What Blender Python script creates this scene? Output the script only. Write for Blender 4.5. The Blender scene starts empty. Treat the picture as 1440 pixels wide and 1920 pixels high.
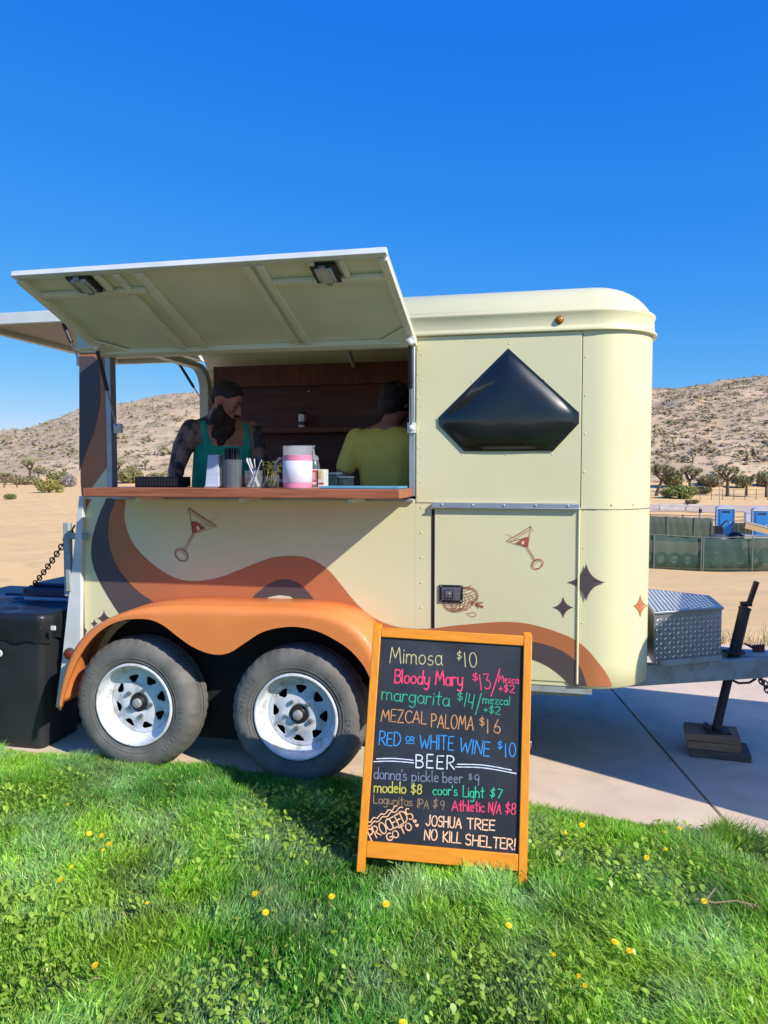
import bpy, bmesh, math, random
import numpy as np
from mathutils import Vector, Matrix
random.seed(7)
S = bpy.context.scene
COL = S.collection

# ------------------------------------------------------------------ camera
F = 1442.0                                    # focal length in pixels of a 1440 x 1920 frame
PSI = math.radians(12.5); TILT = math.atan(75/F); DIST = 3.76; EYE = 1.52
CAM = Vector((DIST*math.tan(PSI), -DIST, EYE))
FW = Vector((-math.sin(PSI)*math.cos(TILT), math.cos(PSI)*math.cos(TILT), -math.sin(TILT)))
RT = Vector((math.cos(PSI), math.sin(PSI), 0)); UP = RT.cross(FW)
cd = bpy.data.cameras.new('camera'); cam = bpy.data.objects.new('camera', cd); COL.objects.link(cam)
cd.sensor_fit = 'VERTICAL'; cd.sensor_height = 36; cd.sensor_width = 27; cd.lens = 36*F/1920
cd.clip_start = 0.05; cd.clip_end = 9000
cam.matrix_world = Matrix.Translation(CAM) @ Matrix((RT, UP, -FW)).transposed().to_4x4()
S.camera = cam

# ------------------------------------------------------------------ light
SUNV = Vector((1.8, -1.0, 1.505)).normalized()       # towards the sun
EL = math.asin(SUNV.z); AZ = math.atan2(SUNV.x, SUNV.y)
w = bpy.data.worlds.new('World'); S.world = w; w.use_nodes = True
nt = w.node_tree; nt.nodes.clear()
sky = nt.nodes.new('ShaderNodeTexSky'); sky.sky_type = 'NISHITA'; sky.sun_disc = False
sky.sun_elevation = EL; sky.sun_rotation = AZ
sky.altitude = 1200; sky.air_density = 1.0; sky.dust_density = 0.15; sky.ozone_density = 3.0
EXPO = 0.6; SKYS = 0.15; K = SKYS*2**EXPO                 # the phone renders this sky deep blue: a power per channel
sep = nt.nodes.new('ShaderNodeSeparateColor'); cmb = nt.nodes.new('ShaderNodeCombineColor'); nt.links.new(sky.outputs[0], sep.inputs[0])
for ch, (pw, gain) in zip(('Red', 'Green', 'Blue'), ((1.75, .27), (.76, .435), (.16, .87))):
    q = None
    for op, val in (('MULTIPLY', K), ('POWER', pw), ('MULTIPLY', gain), ('MINIMUM', 1.1), ('DIVIDE', K)):
        m_ = nt.nodes.new('ShaderNodeMath'); m_.operation = op; m_.inputs[1].default_value = val
        nt.links.new(q.outputs[0] if q else sep.outputs[ch], m_.inputs[0]); q = m_
    nt.links.new(q.outputs[0], cmb.inputs[ch])
bg = nt.nodes.new('ShaderNodeBackground'); bg.inputs['Strength'].default_value = SKYS
wo = nt.nodes.new('ShaderNodeOutputWorld')
nt.links.new(cmb.outputs[0], bg.inputs['Color']); nt.links.new(bg.outputs[0], wo.inputs['Surface'])
ld = bpy.data.lights.new('sun', 'SUN'); ld.energy = 3.6; ld.angle = math.radians(0.5); ld.color = (1.0, 0.94, 0.84)
sun = bpy.data.objects.new('sun', ld); COL.objects.link(sun)
sun.rotation_euler = SUNV.to_track_quat('Z', 'Y').to_euler(); sun.location = (8, -6, 9)
S.view_settings.view_transform = 'Standard'; S.view_settings.look = 'None'
S.view_settings.exposure = EXPO; S.view_settings.gamma = 1.0
S.cycles.max_bounces = 8; S.cycles.transparent_max_bounces = 12

# ------------------------------------------------------------------ survey: where the sight line through a pixel meets a real plane
def ray(px, py): return FW + RT*((px-720)/F) - UP*((py-960)/F)
def onY(px, py, Y=0.0):
    d = ray(px, py); return CAM + d*((Y-CAM.y)/d.y)
def onX(px, py, X):
    d = ray(px, py); return CAM + d*((X-CAM.x)/d.x)
def onZ(px, py, Z=0.0):
    d = ray(px, py); return CAM + d*((Z-CAM.z)/d.z)
def onP(px, py, o, n):
    d = ray(px, py); return CAM + d*((Vector(o)-CAM).dot(n)/d.dot(n))
def far(px, dist):                             # plan position seen in pixel column px at an axial distance
    h = Vector((FW.x, FW.y)).normalized(); r = Vector((RT.x, RT.y)); t = (px-720)/F
    return Vector((CAM.x, CAM.y)) + h*dist + r*(t*dist)

# ------------------------------------------------------------------ helpers
WL = {}
class MB:
    def __init__(s): s.v = []; s.f = []; s.m = []; s.s = []
    def add(s, vs, fs, m=0, sm=False):
        b = len(s.v); s.v += [tuple(p) for p in vs]
        for f in fs: s.f.append([b+i for i in f]); s.m.append(m); s.s.append(sm)
        return s
    def box(s, x0, x1, y0, y1, z0, z1, m=0):
        return s.add([(x0,y0,z0),(x1,y0,z0),(x1,y1,z0),(x0,y1,z0),(x0,y0,z1),(x1,y0,z1),(x1,y1,z1),(x0,y1,z1)],
              [(0,3,2,1),(4,5,6,7),(0,1,5,4),(1,2,6,5),(2,3,7,6),(3,0,4,7)], m)
    def obox(s, c, ax, ay, az, m=0):            # centre and three half-axes
        c = Vector(c); ax = Vector(ax); ay = Vector(ay); az = Vector(az)
        P = [c+ax*i+ay*j+az*k for k in (-1,1) for i, j in ((-1,-1),(1,-1),(1,1),(-1,1))]
        return s.add(P, [(0,3,2,1),(4,5,6,7),(0,1,5,4),(1,2,6,5),(2,3,7,6),(3,0,4,7)], m)
    def bar(s, a, b, wd, th, nrm, m=0):         # rectangular bar from a to b lying on a plane with normal nrm
        a = Vector(a); b = Vector(b); d = b-a; n = Vector(nrm).normalized(); sd = d.cross(n).normalized()
        return s.obox((a+b)/2+n*(th/2), d/2, sd*(wd/2), n*(th/2), m)
    def tube(s, pts, r, n=10, m=0, sm=True, cap=True, closed=False):
        pts = [Vector(p) for p in pts]; N = len(pts)
        rr = r if isinstance(r, (list, tuple)) else [r]*N
        b = len(s.v); prev = None
        for i, p in enumerate(pts):
            if closed: t = pts[(i+1) % N]-pts[i-1]
            else: t = pts[min(i+1, N-1)]-pts[max(i-1, 0)]
            t.normalize()
            if prev is None:
                u = t.orthogonal().normalized()
            else:
                u = (prev-t*prev.dot(t))
                u = u.normalized() if u.length > 1e-6 else t.orthogonal().normalized()
            prev = u; q = t.cross(u)
            for k in range(n):
                a = 2*math.pi*k/n; s.v.append(tuple(p+(u*math.cos(a)+q*math.sin(a))*rr[i]))
        for i in range(N if closed else N-1):
            i2 = (i+1) % N
            for k in range(n):
                k2 = (k+1) % n
                s.f.append([b+i*n+k, b+i*n+k2, b+i2*n+k2, b+i2*n+k]); s.m.append(m); s.s.append(sm)
        if cap and not closed:
            s.f.append([b+k for k in reversed(range(n))]); s.m.append(m); s.s.append(False)
            s.f.append([b+(N-1)*n+k for k in range(n)]); s.m.append(m); s.s.append(False)
        return s
    def lathe(s, prof, o, ax, n=32, m=0, sm=True, closed=False, cap=True):
        o = Vector(o); ax = Vector(ax).normalized(); u = ax.orthogonal().normalized()
        if abs(ax.z) < .9: u = (Vector((0,0,1))-ax*ax.z).normalized()
        q = ax.cross(u); b = len(s.v); N = len(prof)
        for r, h in prof:
            for k in range(n):
                a = 2*math.pi*k/n; s.v.append(tuple(o+ax*h+(u*math.cos(a)+q*math.sin(a))*r))
        for i in range(N if closed else N-1):
            i2 = (i+1) % N
            for k in range(n):
                k2 = (k+1) % n
                s.f.append([b+i*n+k, b+i*n+k2, b+i2*n+k2, b+i2*n+k]); s.m.append(m); s.s.append(sm)
        if cap and not closed:
            for i, rev in ((0, True), (N-1, False)):
                if prof[i][0] > 1e-4:
                    idx = [b+i*n+k for k in range(n)]
                    s.f.append(idx[::-1] if rev else idx); s.m.append(m); s.s.append(False)
        return s
    def prism(s, poly, fn, d0, d1, m=0):        # fn(x, y, depth) -> point
        n = len(poly); A = [fn(x, y, d0) for x, y in poly]; B = [fn(x, y, d1) for x, y in poly]
        fs = [list(range(n)), list(range(2*n-1, n-1, -1))]+[(i, n+i, n+(i+1) % n, (i+1) % n) for i in range(n)]
        return s.add(A+B, fs, m)
    def ell(s, c, r, m=0, nu=16, nv=10, R=None):
        c = Vector(c); vs = [None]; r = Vector(r) if not isinstance(r, (int, float)) else Vector((r, r, r))
        P = []
        for j in range(nv+1):
            th = math.pi*j/nv
            for i in range(nu):
                ph = 2*math.pi*i/nu
                p = Vector((r.x*math.sin(th)*math.cos(ph), r.y*math.sin(th)*math.sin(ph), r.z*math.cos(th)))
                if R: p = R @ p
                P.append(c+p)
        fs = []
        for j in range(nv):
            for i in range(nu):
                i2 = (i+1) % nu; fs.append((j*nu+i, (j+1)*nu+i, (j+1)*nu+i2, j*nu+i2))
        return s.add(P, fs, m, True)
    def grid(s, rows, m=0, sm=True, wrap=False):
        n = len(rows[0]); P = [p for r in rows for p in r]; fs = []
        for i in range(len(rows)-1):
            for k in range(n if wrap else n-1):
                k2 = (k+1) % n; fs.append((i*n+k, i*n+k2, (i+1)*n+k2, (i+1)*n+k))
        return s.add(P, fs, m, sm)
    def cap(s, p0, r0, p1, r1):                 # tapered capsule, used to mass out bodies
        p0 = Vector(p0); p1 = Vector(p1); d = (p1-p0); L = d.length
        if L < 1e-5: return s.ell(p0, r0)
        d.normalize(); pts = []; rs = []
        for a in (-88, -60, -30, 0): pts.append(p0+d*r0*math.sin(math.radians(a))); rs.append(max(r0*math.cos(math.radians(a)), .0006))
        for a in (0, 30, 60, 88): pts.append(p1+d*r1*math.sin(math.radians(a))); rs.append(max(r1*math.cos(math.radians(a)), .0006))
        return s.tube(pts, rs, 12)
    def build(s, name, mats, parent=None, bevel=0.0, ang=35, org=None, seg=2):
        me = bpy.data.meshes.new(name)
        o = bpy.data.objects.new(name, me); COL.objects.link(o)
        if parent: off = WL[parent]; o.parent = parent
        else:
            off = Vector(org) if org is not None else Vector((0, 0, 0)); o.location = off
        WL[o] = off.copy()
        V = [(x-off.x, y-off.y, z-off.z) for x, y, z in s.v]
        me.from_pydata(V, [], s.f)
        if not isinstance(mats, (list, tuple)): mats = [mats]
        for q in mats: me.materials.append(q)
        me.polygons.foreach_set('material_index', s.m); me.polygons.foreach_set('use_smooth', s.s)
        bm = bmesh.new(); bm.from_mesh(me); bmesh.ops.recalc_face_normals(bm, faces=bm.faces); bm.to_mesh(me); bm.free()
        me.set_sharp_from_angle(angle=math.radians(ang)); me.update()
        if bevel:
            b = o.modifiers.new('bevel', 'BEVEL'); b.width = bevel; b.segments = seg; b.limit_method = 'ANGLE'; b.angle_limit = math.radians(40)
            b.harden_normals = False
        return o

def tag(o, label=None, cat=None, group=None, kind=None):
    if label: o['label'] = label
    if cat: o['category'] = cat
    if group: o['group'] = group
    if kind: o['kind'] = kind
    return o
def thing(name, label, cat, loc, group=None):
    o = bpy.data.objects.new(name, None); COL.objects.link(o); o.location = loc; o.empty_display_size = .1
    WL[o] = Vector(loc); return tag(o, label, cat, group)
def copy_tree(o, parent=None):
    c = o.copy(); COL.objects.link(c); WL[c] = WL[o].copy()
    if parent: c.parent = parent
    for ch in list(o.children): copy_tree(ch, c)
    return c
def fuse(mb, name, mat, parent, voxel, smooth=6, org=None):   # one continuous skin over massed-out volumes
    o = mb.build(name, mat, parent, org=org)
    r = o.modifiers.new('r', 'REMESH'); r.mode = 'VOXEL'; r.voxel_size = voxel
    k = o.modifiers.new('k', 'SMOOTH'); k.factor = .5; k.iterations = smooth
    dg = bpy.context.evaluated_depsgraph_get(); dg.update()
    me = bpy.data.meshes.new_from_object(o.evaluated_get(dg)); old = o.data
    o.modifiers.clear(); o.data = me; bpy.data.meshes.remove(old); me.name = name
    if not me.materials: me.materials.append(mat)
    me.polygons.foreach_set('use_smooth', [True]*len(me.polygons)); me.update()
    return o

# ------------------------------------------------------------------ materials
def rgb(r, g, b): return tuple((c/255/12.92 if c/255 <= .04045 else ((c/255+.055)/1.055)**2.4) for c in (r, g, b))+(1,)
def mat(name, c, rough=.5, metal=0., c2=None, scale=6., detail=4., bump=0., bscale=None, spec=.5, coat=0., stretch=None, lo=.35, hi=.65, c3=None, s3=60., coords='Object'):
    m = bpy.data.materials.new(name); m.use_nodes = True; t = m.node_tree; B = t.nodes['Principled BSDF']
    c = c if len(c) == 4 else tuple(c)+(1,)
    B.inputs['Base Color'].default_value = c; B.inputs['Roughness'].default_value = rough; B.inputs['Metallic'].default_value = metal
    B.inputs['Specular IOR Level'].default_value = spec; B.inputs['Coat Weight'].default_value = coat
    tc = t.nodes.new('ShaderNodeTexCoord'); src = tc.outputs[coords]
    if stretch:
        mp = t.nodes.new('ShaderNodeMapping'); mp.inputs['Scale'].default_value = stretch; t.links.new(src, mp.inputs['Vector']); src = mp.outputs[0]
    if c2:
        n = t.nodes.new('ShaderNodeTexNoise'); n.inputs['Scale'].default_value = scale; n.inputs['Detail'].default_value = detail; t.links.new(src, n.inputs['Vector'])
        r = t.nodes.new('ShaderNodeMapRange'); r.inputs['From Min'].default_value = lo; r.inputs['From Max'].default_value = hi; t.links.new(n.outputs['Fac'], r.inputs['Value'])
        x = t.nodes.new('ShaderNodeMix'); x.data_type = 'RGBA'; x.inputs['A'].default_value = c; x.inputs['B'].default_value = c2 if len(c2) == 4 else tuple(c2)+(1,)
        t.links.new(r.outputs[0], x.inputs['Factor']); out = x.outputs['Result']
        if c3:
            n3 = t.nodes.new('ShaderNodeTexNoise'); n3.inputs['Scale'].default_value = s3; n3.inputs['Detail'].default_value = 3; t.links.new(src, n3.inputs['Vector'])
            r3 = t.nodes.new('ShaderNodeMapRange'); r3.inputs['From Min'].default_value = .5; r3.inputs['From Max'].default_value = .68; t.links.new(n3.outputs['Fac'], r3.inputs['Value'])
            x3 = t.nodes.new('ShaderNodeMix'); x3.data_type = 'RGBA'; x3.inputs['B'].default_value = c3 if len(c3) == 4 else tuple(c3)+(1,)
            t.links.new(out, x3.inputs['A']); t.links.new(r3.outputs[0], x3.inputs['Factor']); out = x3.outputs['Result']
        t.links.new(out, B.inputs['Base Color'])
        rr = t.nodes.new('ShaderNodeMapRange'); rr.inputs['To Min'].default_value = max(rough-.06, .02); rr.inputs['To Max'].default_value = min(rough+.08, 1)
        t.links.new(n.outputs['Fac'], rr.inputs['Value']); t.links.new(rr.outputs[0], B.inputs['Roughness'])
    if bump:
        nb = t.nodes.new('ShaderNodeTexNoise'); nb.inputs['Scale'].default_value = bscale or scale; nb.inputs['Detail'].default_value = 5; t.links.new(src, nb.inputs['Vector'])
        bn = t.nodes.new('ShaderNodeBump'); bn.inputs['Strength'].default_value = bump; bn.inputs['Distance'].default_value = .01
        t.links.new(nb.outputs['Fac'], bn.inputs['Height']); t.links.new(bn.outputs[0], B.inputs['Normal'])
    return m
def glass(name, c, rough=.05, alpha=.25):
    m = mat(name, c, rough); B = m.node_tree.nodes['Principled BSDF']; B.inputs['Alpha'].default_value = alpha; return m

CREAM = mat('cream_paint', (.81, .755, .45), .42, c2=(.775, .715, .415), scale=2.2, bump=.11, bscale=2.2, coat=.15)
CREAM_IN = mat('cream_metal', (.82, .81, .68), .45, c2=(.76, .75, .62), scale=5, bump=.04, bscale=9)
WHITE = mat('white_metal', (.74, .76, .74), .4, c2=(.64, .66, .64), scale=7)
PALEGREY = mat('grey_blue_metal', (.40, .45, .44), .45, c2=(.33, .37, .36), scale=6, c3=(.31, .29, .25), s3=14)
ORANGE_DECAL = mat('orange_vinyl', (.54, .185, .07), .42, c2=(.51, .17, .063), scale=3)
DARK_DECAL = mat('dark_vinyl', (.105, .078, .078), .42, c2=(.095, .07, .07), scale=3)
CREAM_DECAL = mat('cream_vinyl', (.76, .71, .46), .4)
RED_INK = mat('rust_ink', (.42, .10, .045), .6)
FENDER = mat('orange_paint', (.90, .28, .07), .5, c2=(.85, .26, .06), scale=4, coat=.12, bump=.05, bscale=4, c3=(.84, .255, .07), s3=60)
RUBBER = mat('tyre_rubber', (.13, .123, .112), .78, c2=(.21, .195, .172), scale=9, bump=.12, bscale=70, lo=.38, hi=.72)
RUBBERTXT = mat('tyre_lettering', (.21, .20, .18), .8)
RIMW = mat('white_rim_paint', (.74, .77, .80), .32, c2=(.68, .71, .74), scale=12, c3=(.50, .47, .43), s3=18)
BLACK = mat('black_plastic', (.012, .012, .013), .45, c2=(.018, .018, .02), scale=20)
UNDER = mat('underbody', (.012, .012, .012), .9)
BUBBLE = mat('smoked_acrylic', (.010, .013, .012), .26, c2=(.013, .016, .015), scale=3, coat=.5, bump=.02, bscale=4)
STEEL = mat('steel', (.45, .46, .47), .35, .9, c2=(.36, .36, .37), scale=14)
CHROME = mat('chrome', (.6, .6, .6), .15, 1.)
ALU = mat('aluminium_plate', (.40, .41, .42), .34, .7, c2=(.32, .33, .34), scale=8, bump=.05, bscale=30)
ALUWORN = mat('worn_tread', (.80, .81, .82), .28, .7)
ALUTRIM = mat('aluminium_trim', (.50, .53, .55), .42, .6, c2=(.42, .45, .47), scale=10)
RUST = mat('rusty_steel', (.10, .055, .04), .8, c2=(.05, .03, .028), scale=30)
COUNTER = mat('redwood_counter', (.46, .15, .07), .45, c2=(.31, .09, .04), scale=5, detail=6, stretch=(1, 14, 16), bump=.06, bscale=10)
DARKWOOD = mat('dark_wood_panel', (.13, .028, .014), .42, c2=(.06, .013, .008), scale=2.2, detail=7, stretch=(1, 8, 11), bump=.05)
FRAMEWOOD = mat('brown_wood_trim', (.20, .06, .033), .5, c2=(.14, .04, .022), scale=3, stretch=(8, 8, 1))
AMBER = mat('amber_lens', (.55, .16, .01), .25)
LENS = mat('frosted_lens', (.55, .58, .58), .2)
# ------------------------------------------------------------------ hand lettering: stroke letters, cap height 1
def _arc(cx, cy, rx, ry, a0, a1, n=12):
    return [(cx+rx*math.cos(math.radians(a0+(a1-a0)*k/n)), cy+ry*math.sin(math.radians(a0+(a1-a0)*k/n))) for k in range(n+1)]
X_ = .6
GL = {
 'A': (.66, [[(0, 0), (.33, 1), (.66, 0)], [(.13, .34), (.54, .34)]]),
 'B': (.52, [[(0, 0), (0, 1)], [(0, 1)]+_arc(.22, .77, .26, .23, 90, -90)+[(0, .54)], [(0, .54)]+_arc(.24, .27, .3, .27, 90, -90)+[(0, 0)]]),
 'C': (.55, [_arc(.36, .5, .36, .5, 50, 310, 16)]),
 'D': (.56, [[(0, 0), (0, 1)], [(0, 1)]+_arc(.12, .5, .46, .5, 90, -90, 16)+[(0, 0)]]),
 'E': (.48, [[(.46, 1), (0, 1), (0, 0), (.48, 0)], [(0, .52), (.4, .52)]]),
 'G': (.6, [_arc(.36, .5, .36, .5, 50, 320, 16)+[(.62, .42), (.36, .42)]]),
 'H': (.58, [[(0, 0), (0, 1)], [(.56, 0), (.56, 1)], [(0, .52), (.56, .52)]]),
 'I': (.06, [[(.03, 0), (.03, 1)]]),
 'J': (.5, [[(.42, 1), (.42, .25)]+_arc(.2, .24, .22, .24, 0, -160, 8)]),
 'K': (.54, [[(0, 0), (0, 1)], [(.5, 1), (.04, .46), (.54, 0)]]),
 'L': (.46, [[(0, 1), (0, 0), (.46, 0)]]),
 'M': (.78, [[(0, 0), (.12, 1), (.38, .3), (.66, 1), (.78, 0)]]),
 'N': (.6, [[(0, 0), (.02, 1), (.56, 0), (.6, 1)]]),
 'O': (.66, [_arc(.33, .5, .33, .5, 90, 455, 20)]),
 'P': (.5, [[(0, 0), (0, 1)], [(0, 1)]+_arc(.2, .74, .3, .26, 90, -90)+[(0, .48)]]),
 'R': (.54, [[(0, 0), (0, 1)], [(0, 1)]+_arc(.2, .74, .3, .26, 90, -90)+[(0, .48), (.12, .48), (.54, 0)]]),
 'S': (.5, [_arc(.26, .75, .24, .25, 40, 250, 10)+_arc(.24, .26, .26, .26, 80, -150, 10)]),
 'T': (.56, [[(0, 1), (.56, 1)], [(.28, 1), (.28, 0)]]),
 'U': (.58, [[(0, 1), (0, .3)]+_arc(.28, .29, .28, .29, 180, 360, 10)+[(.56, 1)]]),
 'W': (.9, [[(0, 1), (.2, 0), (.45, .72), (.68, 0), (.9, 1)]]),
 'Z': (.56, [[(0, 1), (.54, 1), (0, 0), (.56, 0)]]),
 'a': (.48, [_arc(.23, .28, .22, .28, 40, 400, 14), [(.45, .56), (.45, .08), (.52, 0)]]),
 'b': (.46, [[(0, 1), (0, 0)], _arc(.22, .28, .22, .28, 150, -180, 14)]),
 'c': (.4, [_arc(.24, .28, .24, .28, 50, 310, 12)]),
 'd': (.48, [_arc(.22, .28, .22, .28, 30, 390, 14), [(.45, 1.02), (.45, 0)]]),
 'e': (.44, [[(.02, .3), (.42, .34)]+_arc(.22, .28, .21, .28, 12, 310, 14)]),
 'g': (.48, [_arc(.22, .28, .22, .28, 40, 400, 14), [(.45, .56), (.45, -.2)]+_arc(.24, -.2, .21, .18, 0, -150, 8)]),
 'h': (.46, [[(0, 1), (0, 0)], [(0, .36)]+_arc(.22, .34, .21, .22, 150, 0, 8)+[(.43, 0)]]),
 'i': (.08, [[(.04, .56), (.04, 0)], [(.04, .76), (.045, .80)]]),
 'k': (.42, [[(0, 1), (0, 0)], [(.38, .56), (.02, .26), (.42, 0)]]),
 'l': (.08, [[(.03, 1), (.03, .04), (.07, 0)]]),
 'm': (.74, [[(0, .56), (0, 0)], [(0, .36)]+_arc(.18, .36, .17, .2, 150, 0, 8)+[(.35, 0)], [(.35, .36)]+_arc(.53, .36, .17, .2, 150, 0, 8)+[(.7, .06), (.76, 0)]]),
 'n': (.46, [[(0, .56), (0, 0)], [(0, .36)]+_arc(.22, .34, .21, .22, 150, 0, 8)+[(.43, 0)]]),
 'o': (.48, [_arc(.24, .28, .23, .28, 90, 455, 16)]),
 'p': (.46, [[(0, .56), (0, -.4)], _arc(.22, .28, .22, .28, 150, -180, 14)]),
 'r': (.34, [[(0, .56), (0, 0)], [(0, .34)]+_arc(.2, .32, .2, .24, 150, 50, 6)]),
 's': (.38, [_arc(.2, .42, .17, .14, 50, 250, 8)+_arc(.18, .15, .19, .15, 80, -150, 8)]),
 't': (.36, [[(.18, .95), (.18, .06), (.26, 0)], [(0, .6), (.36, .62)]]),
 'u': (.46, [[(0, .56), (0, .2)]+_arc(.2, .2, .2, .2, 180, 330, 8)+[(.42, .56), (.42, 0)]]),
 'y': (.46, [[(0, .56), (.02, .3)]+_arc(.21, .26, .2, .22, 180, 350, 8), [(.44, .56), (.42, -.1)]+_arc(.2, -.14, .22, .22, 10, -140, 8)]),
 'z': (.42, [[(0, .56), (.4, .56), (0, 0), (.42, 0)]]),
 '0': (.54, [_arc(.27, .5, .27, .5, 90, 455, 20)]),
 '1': (.1, [[(.05, 1), (.05, 0)]]),
 '2': (.52, [_arc(.25, .74, .24, .26, 160, -30, 9)+[(.02, 0), (.54, 0)]]),
 '3': (.5, [[(.02, 1), (.46, 1), (.2, .6)]+_arc(.2, .3, .29, .3, 80, -140, 10)]),
 '4': (.54, [[(.02, 1), (0, .42), (.5, .42)], [(.48, 1), (.48, 0)]]),
 '6': (.5, [[(.3, 1), (.08, .5), (.02, .25)]+_arc(.25, .25, .23, .25, 180, 540, 16)]),
 '7': (.5, [[(0, 1), (.5, 1), (.18, 0)]]),
 '8': (.5, [_arc(.25, .76, .2, .24, 270, 630, 14), _arc(.25, .26, .25, .26, 90, 450, 14)]),
 '9': (.5, [_arc(.24, .74, .22, .25, 0, 360, 14), [(.46, .78), (.42, .0)]]),
 '$': (.48, [_arc(.25, .7, .22, .2, 40, 250, 8)+_arc(.23, .3, .24, .2, 80, -150, 8), [(.25, 1.1), (.23, -.1)]]),
 '/': (.3, [[(0, -.2), (.3, 1.15)]]),
 '+': (.44, [[(0, .36), (.44, .36)], [(.22, .6), (.22, .1)]]),
 "'": (.06, [[(.04, 1), (.0, .78)]]),
 '!': (.08, [[(.05, 1), (.03, .28)], [(.03, .02), (.035, .06)]]),
}
# ------------------------------------------------------------------ the setting
def gedge(x): return -.195-.112*min(max(x+.35, 0), 4.4)      # the lawn's edge runs slightly askew to the trailer
GE0, GE1 = gedge(-26), gedge(26)
GEDGE = -.28
SOIL = mat('lawn_soil', (.060, .085, .022), .95, c2=(.035, .05, .015), scale=18, bump=.4)
PAD = mat('pink_concrete', (.78, .61, .44), .8, c2=(.70, .54, .385), scale=2.6, detail=8, bump=.06, bscale=40, c3=(.66, .51, .37), s3=5)
SAND = mat('desert_sand', (.90, .57, .235), .95, c2=(.80, .495, .20), scale=.35, detail=10, bump=.12, bscale=1.2, c3=(.72, .46, .20), s3=1.6)
HILL = mat('hill_earth', (.66, .47, .265), 1., c2=(.52, .365, .20), scale=.12, detail=12, lo=.4, hi=.6, bump=.6, bscale=.5, c3=(.40, .31, .185), s3=.3)
CONC_WHITE = mat('white_curb', (.55, .52, .49), .8, c2=(.42, .38, .35), scale=2)
def sheet(name, x0, x1, y0, y1, z, m, kind='structure', nx=1, ny=1):
    b = MB(); b.grid([[(x0+(x1-x0)*i/nx, y0+(y1-y0)*j/ny, z) for i in range(nx+1)] for j in range(ny+1)], 0, False)
    return tag(b.build(name, m), kind=kind)
tag(MB().prism([(-26, -30), (26, -30), (26, gedge(26)), (4.05, gedge(4.05)), (-.35, gedge(-.35)), (-26, gedge(-26))], lambda x, y, d: (x, y, d), -.20, -.006).build('lawn_ground', SOIL), 'green lawn under the grass in front of the trailer', 'lawn', kind='structure')
# slabs of the concrete pad, cut by the joints one sees
j0 = onZ(1145, 1290); j1 = onZ(1365, 1545); jd_ = (j1-j0).normalized()
def jx(y): return j0.x+jd_.x*(y-j0.y)/jd_.y
PY1 = 3.45
pb = MB(); g_ = .007
for xa, xb in ((-26, None), (None, 26)):
    jxe = jx(gedge(1.58)); ge = lambda x: gedge(x)+.001
    if xb is None: P = [(-26, ge(-26)), (-.35, ge(-.35)), (jxe-g_, ge(jxe)), (jx(PY1)-g_, PY1), (-26, PY1)]
    else: P = [(jxe+g_, ge(jxe)), (4.05, ge(4.05)), (26, ge(26)), (26, PY1), (jx(PY1)+g_, PY1)]
    pb.prism(P, lambda x, y, d: (x, y, d), -.15, 0)
tag(pb.build('concrete_pad', PAD, bevel=.004), 'pinkish concrete pad under the trailer with a dark joint', 'pavement', kind='structure')
jb = MB(); jb.box(-26, 26, 0, PY1, -.19, -.03); tag(jb.build('pad_bed', UNDER), kind='structure')

LEFT = [(0, -.05), (6, -.06), (11.7, -.25), (29, -.55), (60, -.62), (100, .0), (112, .5)]
RIGHT = [(0, -.05), (7.5, -.08), (12, -.55), (29, -2.25), (40, -2.7), (50, -2.95), (66, -2.45), (80, -1.8), (95, -1.3), (112, -.6)]
RIDGE = [(-1.4, 3), (-.75, 6), (-.5, 16.6), (-.46, 18.6), (-.40, 25), (-.35, 27), (-.30, 29.5), (-.24, 32), (-.1, 35), (.1, 36), (.35, 33), (.40, 35), (.5, 38.5), (.9, 46), (1.4, 40)]
def interp(T, x):
    if x <= T[0][0]: return T[0][1]
    for (a, va), (b, vb) in zip(T, T[1:]):
        if x <= b:
            k = (x-a)/(b-a); return va+(vb-va)*k
    return T[-1][1]
def hsh(x, y):
    def n1(i, j):
        v = math.sin(i*127.1+j*311.7)*43758.5453; return v-math.floor(v)
    i, j = math.floor(x), math.floor(y); fx, fy = x-i, y-j; fx = fx*fx*(3-2*fx); fy = fy*fy*(3-2*fy)
    return (n1(i, j)*(1-fx)+n1(i+1, j)*fx)*(1-fy)+(n1(i, j+1)*(1-fx)+n1(i+1, j+1)*fx)*fy
FH = Vector((FW.x, FW.y)).normalized(); RH = Vector((RT.x, RT.y))
def terrain(dist, t):
    k = min(max((t+.45)/.9, 0), 1); k = k*k*(3-2*k); d = min(dist, 112)
    z = interp(LEFT, d)*(1-k)+interp(RIGHT, d)*k
    if dist > 112:
        H = interp(RIDGE, t); u = (dist-112)/(300-112)
        if u <= 1: z = z+(H-z)*(u**.82*(1-.12*u)/.88)
        else: z = H-(u-1)*22
        z += (hsh(dist*.05, t*18)-.5)*3.2*min(u*3, 1)+(hsh(dist*.16, t*60)-.5)*1.1*min(u*3, 1)
    else: z += (hsh(dist*.4, t*dist*.4)-.5)*.10*min(1, max(0, (dist-9)/6))
    return z
def at_far(px, dist, dz=0.0):
    t = (px-720)/F; p = far(px, dist); return Vector((p.x, p.y, terrain(dist, t)+dz))
def fan(name, d0, d1, nd, nt, m, label, cat, tm=1.25):
    rows = []
    for i in range(nd+1):
        dist = d0*(d1/d0)**(i/nd); r = []
        for j in range(nt+1):
            t = -tm+2*tm*j/nt; p = Vector((CAM.x, CAM.y))+FH*dist+RH*(t*dist)
            r.append((p.x, p.y, terrain(dist, t)))
        rows.append(r)
    return tag(MB().grid(rows).build(name, m, ang=180), label, cat, kind='structure')
fan('desert_ground', 6.6, 113, 70, 110, SAND, 'bare orange sand of the lot behind the trailer', 'ground')
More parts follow.
